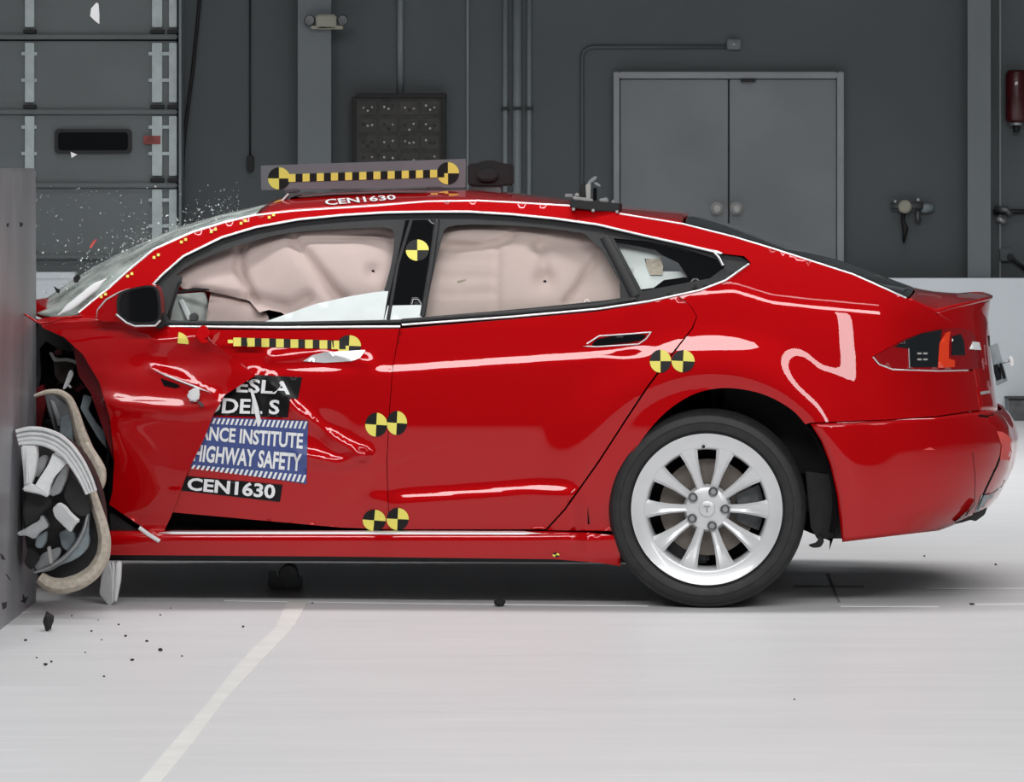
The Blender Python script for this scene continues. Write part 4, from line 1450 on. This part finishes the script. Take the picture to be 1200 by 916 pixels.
# slanted stripes along the top and bottom of the blue label
for (q, nn) in (([(200, 488), (360.5, 493), (359.5, 503), (200, 494)], 30), ([(190, 541), (359, 556), (358, 566), (190, 545)], 30)):
    V, Fc = [], []
    for i in range(nn):
        u0 = i / nn
        for (u, v_) in ((u0 + 0.017, 0.05), (u0 + 0.034, 0.05), (u0 + 0.019, 0.95), (u0 + 0.002, 0.95)):
            x, y = bil(q, min(1, u), v_)
            V.append((x, y))
        Fc.append((4 * i, 4 * i + 3, 4 * i + 2, 4 * i + 1))
    V = np.array(V)
    o = link('label_stripes', P(V[:, 0], V[:, 1], DD(V[:, 0], V[:, 1]) - 0.0072), Fc, M['white'], fdoor, False)
    o['kind'] = 'stuff'
slab('label_tear', [(293, 455), (296, 456), (303, 478), (306, 495), (302, 500), (298, 480)], float(DD(300, 478)) - 0.014, 0.004, M['white'], fdoor, bevel=0)


# roof lettering, laid on the roof skin near its side
def roof_pt(x, y):
    x = np.asarray(x, float)
    y = np.asarray(y, float)
    n_ = np.array(ROOF_N)
    c_ = np.array(ROOF_C)
    yn = np.interp(x, n_[:, 0], n_[:, 1])
    A = P(x, yn, DS(x, yn))
    yc = np.interp(x, c_[:, 0], c_[:, 1])
    B = P(x, yc, np.full(len(x), WID / 2))
    best = None
    out = np.zeros((len(x), 3))
    bd = np.full(len(x), 1e9)
    for q in np.linspace(0, 1, 160):
        h = 1 - (1 - q) ** 3
        p = A + (B - A) * np.array([1, 0, 1]) * h
        p[:, 1] = A[:, 1] + (B[:, 1] - A[:, 1]) * q
        wy = p[:, 1] * math.cos(PSI) - p[:, 0] * math.sin(PSI)
        sy = VY + (H - p[:, 2]) / (wy + DC) * F
        d_ = np.abs(sy - y)
        k_ = d_ < bd
        bd[k_] = d_[k_]
        out[k_] = p[k_]
    out[:, 2] += 0.005
    return out


lettering('lettering', 'CEN1630', [(386, 235), (468, 229.5), (467, 235), (384, 242)], None, M['white'], roof, pt=roof_pt, bold=0.02)
# lifted trim at the front edge of the roof
slab('roof_trim', [(316, 243), (326, 238), (338, 227), (350, 225), (420, 221.5), (500, 219), (500, 221), (420, 224.5), (352, 228), (342, 231), (330, 241), (318, 245)], 0.62, 0.10, M['steel_dk'], car, bevel=0.001)
ribbon('roof_trim_edge', [(316, 244), (328, 238), (338, 227)], 2.2, lambda x, y: np.asarray(x) * 0 + 0.60, M['white'], car, off=0, h=0.006)

# ---- crushed front end
slab('crushed_hood', [(30, 369), (34, 366), (44, 371), (56, 376), (75, 372), (92, 369), (80, 367), (60, 364), (48, 358), (42, 352), (34, 352)], 0.36, 1.2, M['red'], car, bevel=0.006)
ribbon('hood_edge', [(29, 368), (38, 374), (48, 379), (60, 377), (75, 372), (96, 370)], 3, lambda x, y: np.asarray(x) * 0 - 0.24, M['red'], car, off=0, h=0.012)
panel('wheelhouse_liner', [(32, 372), (75, 380), (116, 420), (140, 470), (146, 600), (188, 640), (130, 655), (60, 660), (36, 640)], lambda x, y: np.asarray(x) * 0 + 0.55, M['void'], car, step=14, thick=0.03)
panel('inner_fender', [(84, 398), (98, 412), (116, 446), (129, 490), (133, 540), (120, 500), (106, 460), (92, 440)], lambda x, y: DF(x, y) + 0.05 + (132 - np.asarray(x)) * 0.001, M['red_dark'], car, step=5, thick=0.01)
slab('crushed_bracket', [(62, 418), (68, 421), (80, 422), (88, 425), (82, 444), (72, 450), (64, 440)], 0.30, 0.06, mat('brown_plastic', (0.07, 0.05, 0.05), 0.5, var=0.3, scale=30), car, tilt=(0.002, 0.001))
slab('bent_rod', [(57, 413), (60, 412), (65, 420), (78, 419.5), (88, 422), (94, 426), (92, 429), (86, 425), (76, 423), (63, 424)], 0.26, 0.012, M['knob'], car)
slab('strut_shard', [(81, 434), (84, 433), (86, 438), (82, 448), (76, 456), (73, 456)], 0.22, 0.015, M['white'], car)
slab('strut_shard', [(79, 449), (83, 452), (84, 455), (80, 454)], 0.22, 0.012, M['white'], car)
slab('strut_shard', [(97, 445), (101, 445), (106, 449), (104, 451), (98, 448)], 0.22, 0.012, M['steel'], car)
slab('liner_panel', [(98, 462), (108, 466), (103, 480), (112, 495), (126, 512), (128, 530), (114, 512), (102, 492), (94, 478)], 0.20, 0.02, M['bluegrey'], car, tilt=(0.001, 0))
tube('brake_hose', [Vector(P(x, y, 0.16)) for x, y in ((100, 450), (112, 464), (122, 482), (130, 495), (128, 530), (122, 556))], 0.006, M['cable'], car, 8)
tube('wiring_loom', [Vector(P(x, y, 0.12)) for x, y in ((124, 500), (128, 530), (122, 560), (120, 590), (126, 604))], 0.008, M['void'], car, 8)
slab('splash_shield', [(128, 600), (134, 602), (160, 620), (187, 640), (176, 642), (150, 634), (130, 630)], 0.10, 0.05, M['black'], car)
slab('knuckle', [(52, 462), (62, 462), (72, 470), (82, 480), (84, 500), (82, 520), (70, 515), (62, 500), (56, 480)], 0.12, 0.10, M['steel_dk'], car, tilt=(0.001, 0))
slab('knuckle_rib', [(58, 468), (63, 470), (68, 482), (72, 496), (68, 500), (64, 486)], 0.10, 0.03, M['steel'], car)
slab('knuckle_rib', [(70, 490), (78, 486), (84, 500), (84, 524), (77, 530), (70, 512)], 0.09, 0.04, M['bluegrey'], car)
slab('bolt_head', [(36, 443), (39, 441), (42, 443), (42, 447), (39, 449), (36, 447)], 0.02 + 0.25, 0.02, M['bluegrey'], car)
slab('crushed_rail', [(44, 380), (60, 384), (78, 398), (84, 412), (70, 410), (54, 400), (46, 408), (48, 440), (42, 470), (40, 400)], 0.34, 0.06, M['black'], car, tilt=(0.001, 0))
slab('crushed_rail', [(42, 455), (50, 450), (54, 470), (48, 500), (40, 500)], 0.30, 0.05, M['red_dark'], car)
for i in range(34):
    x, y = RND.uniform(46, 128), RND.uniform(388, 520)
    if y < 388 + max(0, (x - 62)) * 1.25 + 10:
        continue
    s = RND.uniform(3, 9)
    a0 = RND.uniform(0, 6.28)
    pts = [(x + s * RND.uniform(.5, 1.2) * math.cos(a0 + k_ * 1.257), y + s * RND.uniform(.5, 1.2) * math.sin(a0 + k_ * 1.257)) for k_ in range(5)]
    slab('crushed_bracket', pts, RND.uniform(0.28, 0.46), 0.03, M[RND.choice(['black', 'void', 'steel_dk', 'black', 'red_dark'])], car, tilt=(RND.uniform(-.004, .004), RND.uniform(-.004, .004)), bevel=0.002)

# wrecked front wheel
YFW = -0.44
fw = slab('wrecked_wheel', smooth_poly([(24, 560), (32, 522), (60, 505), (92, 525), (112, 560), (122, 600), (120, 640), (106, 668), (80, 684), (52, 686), (36, 662), (26, 620)], 2), YFW + 0.10, 0.10, M['rubber'], car, bevel=0.01)


def band(name, pts, wid, y, th, m, parent, taper=None, off_profile=None):
    """curved strip along a pixel polyline with its own thickness (front, rounded)"""
    return ribbon(name, pts, wid, lambda a, b_: np.asarray(a) * 0 + y, m, parent, off=0, h=th, step=4)


def swept(name, pts, widths, y, th, m, parent, ridges=0):
    pts = np.array(pts, float)
    d = np.r_[0, np.cumsum(np.hypot(*np.diff(pts, axis=0).T))]
    n = max(8, int(d[-1] / 3))
    s = np.linspace(0, d[-1], n)
    L = np.stack([np.interp(s, d, pts[:, 0]), np.interp(s, d, pts[:, 1])], 1)
    for _ in range(4):
        L[1:-1] = (L[:-2] + 2 * L[1:-1] + L[2:]) / 4
    wd = np.interp(s, d, widths)
    t = np.gradient(L, axis=0)
    t /= np.linalg.norm(t, axis=1)[:, None]
    nr = np.stack([-t[:, 1], t[:, 0]], 1)
    if ridges:
        prof = []
        for k_ in range(ridges):
            a = -1 + 2 * k_ / ridges
            b2 = -1 + 2 * (k_ + 1) / ridges
            e = (b2 - a) * 0.14
            prof += [(a + e, th * (0.55 if k_ else 0.8)), (a + 2 * e, 0.0 + 0.15 * th * k_), (b2 - 2 * e, 0.0 + 0.15 * th * k_), (b2 - e, th * 0.55)]
        prof = [(-1, th)] + prof + [(1, th)]
    else:
        prof = [(-1, th), (-0.85, th * .35), (-0.4, 0), (0.4, 0), (0.85, th * .35), (1, th)]
    prof += [(1, th + 0.02), (-1, th + 0.02)]
    V = []
    for q, dd in prof:
        p = L + nr * (wd / 2 * q)[:, None]
        V.append(P(p[:, 0], p[:, 1], np.full(n, y + dd)))
    k_ = len(prof)
    V = np.concatenate(V)
    Fc = [(j * n + i, j * n + i + 1, ((j + 1) % k_) * n + i + 1, ((j + 1) % k_) * n + i) for i in range(n - 1) for j in range(k_)]
    Fc.append(tuple(j * n for j in range(k_)))
    Fc.append(tuple(j * n + n - 1 for j in range(k_))[::-1])
    o = link(name, V, Fc, m, parent, True)
    fix(o)
    o.data.set_sharp_from_angle(angle=math.radians(35))
    return o


swept('rim_segment', [(20, 513), (34, 510), (50, 511), (66, 517), (80, 528), (92, 545), (101, 562), (107, 577)], [20, 22, 22, 22, 20, 19, 17, 15], YFW - 0.10, 0.03, M['broken_alloy'], fw, 4)
slab('broken_spoke', [(24, 522), (42, 522), (43, 535), (40, 556), (36, 568), (28, 571), (27, 550)], YFW - 0.085, 0.05, M['broken_alloy'], fw, bevel=0.005, tilt=(0.001, 0.0005))
slab('spoke_rib', [(28, 524), (32, 524), (33, 550), (33, 566), (30, 568), (30, 548)], YFW - 0.10, 0.03, M['broken_alloy'], fw, bevel=0.003)
slab('broken_spoke', [(62, 530), (80, 540), (72, 549), (62, 560), (57, 572), (56, 582), (52, 578), (40, 570), (46, 560), (56, 545)], YFW - 0.075, 0.05, M['broken_alloy'], fw, bevel=0.005, tilt=(0.0005, -0.0005))
slab('broken_spoke', [(75, 546), (80, 545), (77, 562), (70, 578), (60, 582), (58, 576), (66, 560)], YFW - 0.04, 0.04, M['steel'], fw, bevel=0.004)
slab('broken_spoke', [(26, 571), (34, 566), (46, 572), (54, 576), (56, 583), (46, 579), (36, 577), (26, 575)], YFW - 0.09, 0.04, M['broken_alloy'], fw, bevel=0.005)
slab('broken_spoke', [(44, 538), (50, 533), (56, 536), (52, 548), (44, 560), (41, 556)], YFW - 0.02, 0.04, M['steel'], fw, bevel=0.004)
swept('tyre_bead', [(40, 464), (54, 459), (70, 459), (81, 467), (88, 485), (93, 505), (100, 525), (107, 540)], [4, 6, 8, 10, 12, 15, 18, 18], YFW + 0.34, 0.03, M['cord'], fw)
swept('tyre_bead', [(98, 520), (108, 540), (114, 552), (116, 564), (112, 578)], [14, 20, 22, 18, 10], YFW + 0.26, 0.03, M['cord'], fw)
swept('tyre_bead', [(107, 574), (112, 592), (119, 612), (123, 632), (121, 652), (110, 670), (94, 681), (74, 687), (58, 685), (46, 676)], [11, 13, 14, 15, 17, 18, 19, 19, 18, 15], YFW + 0.02, 0.04, M['cord'], fw)
slab('brake_shield', smooth_poly([(38, 669), (52, 665), (70, 655), (88, 638), (98, 620), (100, 602), (105, 598), (103, 622), (105, 636), (100, 646), (88, 656), (70, 662), (56, 671)], 1), YFW + 0.04, 0.03, M['bluegrey'], fw, bevel=0.004)
swept('shield_rim', [(40, 671), (56, 666), (74, 655), (90, 638), (99, 620), (103, 602)], [3, 5, 6, 6, 6, 4], YFW + 0.02, 0.02, M['steel'], fw)
slab('brake_disc_piece', smooth_poly([(38, 669), (46, 650), (60, 644), (72, 640), (70, 652), (56, 664)], 1), YFW + 0.05, 0.03, M['steel'], fw, bevel=0.003)
slab('hub_piece', [(69, 624), (78, 620), (86, 624), (88, 634), (78, 646), (72, 640)], YFW + 0.06, 0.04, M['bluegrey'], fw, bevel=0.004)
slab('broken_spoke', [(61, 596), (68, 589), (76, 594), (80, 600), (92, 611), (86, 616), (82, 624), (74, 616), (64, 606)], YFW - 0.06, 0.05, M['broken_alloy'], fw, bevel=0.004, tilt=(-0.001, 0.001))
slab('broken_spoke', [(19, 624), (28, 620), (38, 614), (46, 610), (48, 603), (52, 607), (57, 617), (46, 624), (40, 632), (30, 627), (21, 628)], YFW - 0.06, 0.04, M['steel'], fw, bevel=0.004, tilt=(0.001, 0.0))
slab('broken_spoke', [(42, 628), (54, 622), (53, 636), (48, 643), (41, 641)], YFW - 0.02, 0.04, M['bluegrey'], fw, bevel=0.004)
slab('broken_spoke', [(55, 641), (58, 640), (61, 660), (58, 661)], YFW - 0.01, 0.03, M['knob'], fw, bevel=0.002)
slab('torn_sidewall', [(32, 575), (60, 584), (60, 592), (50, 600), (44, 610), (30, 618), (26, 600)], YFW - 0.02, 0.03, M['rubber'], fw, bevel=0.004)
slab('torn_sidewall', [(82, 556), (96, 570), (104, 585), (106, 600), (96, 606), (84, 600), (78, 590), (74, 580)], YFW - 0.0, 0.03, M['rubber'], fw, bevel=0.004)
slab('torn_sidewall', [(34, 640), (42, 644), (46, 655), (36, 668), (28, 660)], YFW + 0.01, 0.03, M['black'], fw, bevel=0.004)

# ------------------------------------------------------------------ things on the roof


def stand(name, label, cat, px, py, d):
    o = empty(name, CARM @ Vector(P(px, py, d)), -PSI)
    return tag(o, label, cat)


def cchild(o, root):
    """re-parent a mesh given in car-local coordinates to a root in the world"""
    o.parent = root
    o.matrix_parent_inverse = root.matrix_basis.inverted() @ CARM
    return o


YB = 0.95
tb = stand('target_board', 'grey board with yellow and black scale standing on the car roof', 'board', 425, 224, YB)
Bd = lambda x, y: np.asarray(x, float) * 0 + YB
cchild(slab('board', [(305.5, 194), (546, 186), (545.5, 220), (306, 223)], YB, 0.015, M['board'], None, bevel=0.002), tb)
cchild(pie('target_disc', 327, 209, 13, 13, Bd, None, 0.0, off=-0.003), tb)
cchild(pie('target_disc', 525, 203, 13, 13, Bd, None, 0.0, off=-0.003), tb)
x = 338.0
i = 0
while x < 513:
    wd = 8.3
    y0 = 209 - (x - 327) * 6 / 198
    cchild(slab('scale_square', [(x, y0 - 4.6), (x + wd, y0 - 4.9), (x + wd, y0 + 4.2), (x, y0 + 4.5)], YB - 0.004, 0.005, M['yellow'] if i % 2 == 0 else M['vblack'], None, bevel=0), tb)
    x += wd
    i += 1
cchild(slab('foot', [(334, 221), (350, 220), (351, 224.5), (333, 227)], YB, 0.04, M['steel_dk'], None), tb)
cchild(slab('foot', [(500, 218), (518, 217.5), (519, 221), (499, 221)], YB, 0.04, M['steel_dk'], None), tb)

oc = stand('roof_camera', 'black boxy camera on the car roof behind the grey scale board', 'camera', 573, 225, 1.15)
cchild(slab('body', [(548, 192), (560, 191), (566, 188), (580, 188), (586, 191), (600, 192), (600, 217), (582, 219), (560, 219), (548, 217)], 1.15, 0.12, M['cable'], None, bevel=0.006), oc)
cchild(slab('lens_hood', smooth_poly([(558, 202), (566, 197), (576, 197), (584, 202), (582, 212), (560, 212)], 1), 1.12, 0.04, M['black'], None, bevel=0.006), oc)
cchild(slab('mount', [(553, 213), (586, 213), (588, 228), (551, 227)], 1.16, 0.08, M['steel_dk'], None, bevel=0.004), oc)

rb = stand('roof_bracket', 'black mounting plate with steel clamps bolted on the roof edge', 'bracket', 697, 244, 0.42)
yb = float(DS(697, 244)) - 0.02
cchild(slab('base_plate', [(668, 234), (700, 236), (726, 239), (725, 248), (697, 247), (668, 243)], yb, 0.25, M['seal'], None, bevel=0.003), rb)
for (x_, y_) in ((672, 245), (695, 246.5), (723, 248)):
    cchild(slab('bolt', [(x_ - 1.6, y_ - 1.6), (x_ + 1.6, y_ - 1.6), (x_ + 1.6, y_ + 1.6), (x_ - 1.6, y_ + 1.6)], yb - 0.012, 0.02, M['knob'], None, bevel=0.001), rb)
cchild(slab('clamp_rail', [(670, 230), (690, 232), (696, 235), (692, 237), (672, 234)], yb + 0.02, 0.08, M['knob'], None, bevel=0.003), rb)
cchild(slab('clamp_rail', [(662, 227), (671, 227), (671, 231), (662, 231)], yb + 0.10, 0.04, M['steel'], None, bevel=0.002), rb)
cchild(slab('lever', [(688, 214), (694, 208), (698, 206), (700, 208), (696, 212), (690, 216)], yb + 0.06, 0.02, M['steel'], None, bevel=0.003), rb)
cchild(slab('lever', [(695, 214), (698, 213), (704, 217), (704, 219), (700, 218)], yb + 0.06, 0.02, M['steel'], None, bevel=0.003), rb)
cchild(slab('clamp_body', [(679, 219), (682, 215), (687, 214), (687, 232), (680, 231), (678, 224)], yb + 0.05, 0.06, M['black'], None, bevel=0.004), rb)
cchild(slab('clamp_post', [(686, 216), (692, 214), (692, 233), (687, 233)], yb + 0.04, 0.03, M['knob'], None, bevel=0.003), rb)
cchild(slab('clamp_post', [(695, 220), (699, 220), (699, 235), (695, 235)], yb + 0.05, 0.03, M['void'], None, bevel=0.002), rb)
cchild(slab('clamp_foot', [(702, 236), (703, 232), (707, 233), (708, 231), (712, 232), (713, 237)], yb + 0.05, 0.04, M['steel'], None, bevel=0.003), rb)
cchild(slab('clamp_foot', [(673, 230), (674, 226), (678, 226), (679, 230)], yb + 0.04, 0.04, M['knob'], None, bevel=0.003), rb)
cchild(slab('clamp_foot', [(716, 238), (717, 234), (720, 234), (721, 238)], yb + 0.06, 0.03, M['steel'], None, bevel=0.003), rb)

# ------------------------------------------------------------------ floor marks


def fpoly(name, poly, m, h=0.0015):
    pts = [FL(x, y) for x, y in poly]
    n = len(pts)
    V = [(p.x, p.y, h) for p in pts] + [(p.x, p.y, 0.0) for p in pts]
    o = link(name, V, [tuple(range(n))] + [(i, n + i, n + (i + 1) % n, (i + 1) % n) for i in range(n)], m)
    fix(o)
    if o.data.polygons[0].normal.z < 0:
        o.data.flip_normals()
    return o


M['tape'] = mat('pale_floor_tape', (0.76, 0.755, 0.73), 0.6, var=0.06, scale=6)
M['line'] = mat('floor_line_paint', (0.84, 0.84, 0.835), 0.5, var=0.06, scale=6)
M['line_dk'] = mat('floor_joint', (0.32, 0.32, 0.33), 0.7, var=0.1)
lft = [(325, 734), (300, 756), (275, 783), (250, 815), (225, 845), (200, 873), (160, 920)]
rgt = [(344, 735), (318, 762), (292, 790), (268, 815), (245, 845), (221, 877), (186, 920)]
tp = fpoly('floor_tape', lft + rgt[::-1], M['tape'])
rebase(tag(tp, 'long pale tape strip running diagonally across the grey floor', 'tape'))
tp = fpoly('floor_tape', [(337, 705), (361, 705), (344, 735), (323, 734)], M['tape'], 0.0025)
rebase(tag(tp, 'short wide piece of pale tape at the strip end under the car', 'tape'))
for i, q in enumerate([[(262, 702.6), (600, 706.6), (760, 709), (760, 710.2), (600, 708.6), (262, 704)], [(985, 709), (1100, 709.6), (1100, 711), (985, 710.6)], [(1142, 707), (1210, 706.5), (1210, 708.2), (1142, 708.6)], [(1085, 688.4), (1210, 688.4), (1210, 689.6), (1085, 689.6)]]):
    o = fpoly('trim_%d' % (10 + i), q, M['line'])
    tag(o, kind='structure')
for i, q in enumerate([[(930, 686), (1012, 686.4), (1012, 688), (930, 687.6)], [(968, 672), (971, 672), (985, 706), (982, 706)]]):
    o = fpoly('trim_%d' % (20 + i), q, M['line_dk'])
    tag(o, kind='structure')

# ------------------------------------------------------------------ debris


def chunk(name, px, py, s, m, label, group=None, on_floor=True, Y=None, sx=1.0, sz=0.6, seed=0):
    r = random.Random(seed)
    bm = bmesh.new()
    bmesh.ops.create_icosphere(bm, subdivisions=2 if s > 0.02 else 1, radius=1)
    for v in bm.verts:
        k_ = r.uniform(0.65, 1.15)
        v.co = Vector((v.co.x * k_ * sx, v.co.y * k_, v.co.z * k_ * sz)) * s
    me = bpy.data.meshes.new(name)
    zmin = min(v.co.z for v in bm.verts)
    for v in bm.verts:
        v.co.z -= zmin
    bm.to_mesh(me)
    bm.free()
    me.materials.append(m)
    o = bpy.data.objects.new(name, me)
    C.objects.link(o)
    o.location = FL(px, py) if on_floor else W(px, py, Y)
    o.rotation_euler = (0, 0, r.uniform(0, 6.28) if sx == 1.0 else 0)
    return tag(o, label, 'debris', group)


chunk('rubber_chunk', 57, 739, 0.026, M['grit'], 'largest black rubber chunk on the floor beside the barrier', sx=0.7, sz=1.35, seed=3)
chunk('rubber_chunk', 586, 710.5, 0.022, M['grit'], 'black block on the white floor line under the car doors', sx=1.0, sz=0.7, seed=4)
bp_ = FL(335, 688)
blk = empty('dark_bracket', bp_)
tag(blk, 'dark bracket with a round boss lying in the shadow under the car', 'bracket')
boxo('foot', (0, 0, 0.02), (0.13, 0.08, 0.04), M['steel_dk'], blk, 0.006)
lathe('boss', [(0, -0.03), (0.034, -0.03), (0.038, -0.024), (0.038, 0.03), (0, 0.03)], M['steel_dk'], blk, (0.012, 0, 0.05), 20)
boxo('lug', (-0.05, 0, 0.045), (0.03, 0.05, 0.03), M['steel_dk'], blk, 0.004)
chunk('rubber_chunk', 1139, 708.5, 0.010, M['grit'], 'small black crumb on the floor line behind the car', sx=1.0, sz=0.4, seed=5)
SH = [(188, 763, 0.009), (155, 774, 0.008), (53, 780, 0.008), (60, 776, 0.006), (172, 752, 0.006), (139, 732, 0.005), (147, 746, 0.006), (107, 740, 0.005), (115, 727, 0.004), (188, 721, 0.005), (200, 713, 0.004), (213, 769, 0.005), (122, 793, 0.005), (285, 735, 0.006), (366, 707, 0.005), (30, 751, 0.007), (43, 771, 0.004), (84, 722, 0.004), (100, 765, 0.004), (119, 750, 0.004), (1167, 662, 0.006), (1083, 652, 0.006), (931, 820, 0.004)]
for i, (x, y, s) in enumerate(SH):
    chunk('rubber_crumb', x, y, s, M['grit'], 'tiny black crumb lying on the pale floor', 'black crumbs on the floor', seed=20 + i)
# broken rim piece dropping beside the front wheel
rp = stand('rim_fragment', 'white broken rim piece with ribs dropping below the front wheel', 'debris', 128, 712, 0.05)
cchild(slab('outer_lip', [(124, 658), (129, 657), (132, 676), (132, 705), (128, 712), (122, 703), (116, 696), (118, 678)], 0.03, 0.03, M['broken_alloy'], None, bevel=0.004, tilt=(-0.002, 0)), rp)
cchild(slab('rib', [(131, 657), (134, 659), (136, 680), (134, 705), (130, 708), (131, 680)], 0.02, 0.03, M['broken_alloy'], None, bevel=0.003), rp)
cchild(slab('inner_lip', [(136, 658), (142, 657), (141, 680), (136, 706), (133, 704), (135, 680)], 0.01, 0.03, M['white'], None, bevel=0.004), rp)


def flyer(name, poly, Y, th, m, label):
    v = [W(x, y, Y) for x, y in poly]
    n = len(v)
    c = sum(v, Vector()) / n
    V = [p + Vector((0, (p.x - c.x) * 0.6, 0)) for p in v]
    V += [p + Vector((0, th, 0)) for p in V]
    o = link(name, V, [tuple(range(n)), tuple(range(2 * n - 1, n - 1, -1))] + [(i, (i + 1) % n, n + (i + 1) % n, n + i) for i in range(n)], m)
    fix(o)
    return rebase(tag(o, label, 'debris', 'debris flying in the air'))


flyer('flying_fragment', [(113, 3), (115, 4), (116, 16), (116, 28), (112, 25), (106, 19), (107, 10)], 0.6, 0.008, M['white'], 'white torn fragment flying high before the garage door')
flyer('flying_fragment', [(86, 325), (91, 321), (94, 325), (91, 331), (87, 331)], 0.5, 0.01, M['grit'], 'upper black fragment flying above the windshield base')
flyer('flying_fragment', [(63, 335), (67, 338), (70, 339), (69, 344), (66, 342)], 0.5, 0.008, M['grit'], 'lower black fragment flying near the barrier edge')
flyer('flying_fragment', [(83, 178), (90, 181), (84, 185)], 0.5, 0.004, M['white'], 'small white triangle flying below the garage door window')
flyer('flying_fragment', [(105, 290), (108, 284), (112, 280), (113, 281), (110, 286), (107, 291)], 0.5, 0.004, M['tape_red'], 'thin red sliver flying above the broken windshield')
# spray of glass crumbs, too many to count
V, Fc = [], []
for i in range(900):
    t = RND.random()
    if RND.random() < 0.75:
        bx = 60 + 220 * t
        by = np.interp(bx, [60, 100, 140, 175, 215, 262, 290], [350, 320, 300, 282, 266, 252, 246]) - abs(RND.gauss(0, 16)) + 4
    else:
        bx, by = RND.uniform(45, 215), RND.uniform(215, 350)
    if bx < 46 or by > 372:
        continue
    c = W(bx, by, RND.uniform(0.3, 1.3))
    s = abs(RND.gauss(0, 1)) * 0.0026 + 0.0012
    k0 = len(V)
    for q in range(4):
        V.append(c + Vector((RND.uniform(-1, 1), RND.uniform(-1, 1), RND.uniform(-1, 1))) * s)
    Fc += [(k0, k0 + 1, k0 + 2), (k0, k0 + 2, k0 + 3), (k0, k0 + 3, k0 + 1), (k0 + 1, k0 + 3, k0 + 2)]
M['crumb'] = mat('glass_crumb', (0.62, 0.68, 0.66), 0.2, var=0.2)
gs = link('glass_spray', V, Fc, M['crumb'])
tag(gs, 'spray of tiny glass crumbs flying off the broken windshield', 'glass', kind='stuff')
rebase(gs)
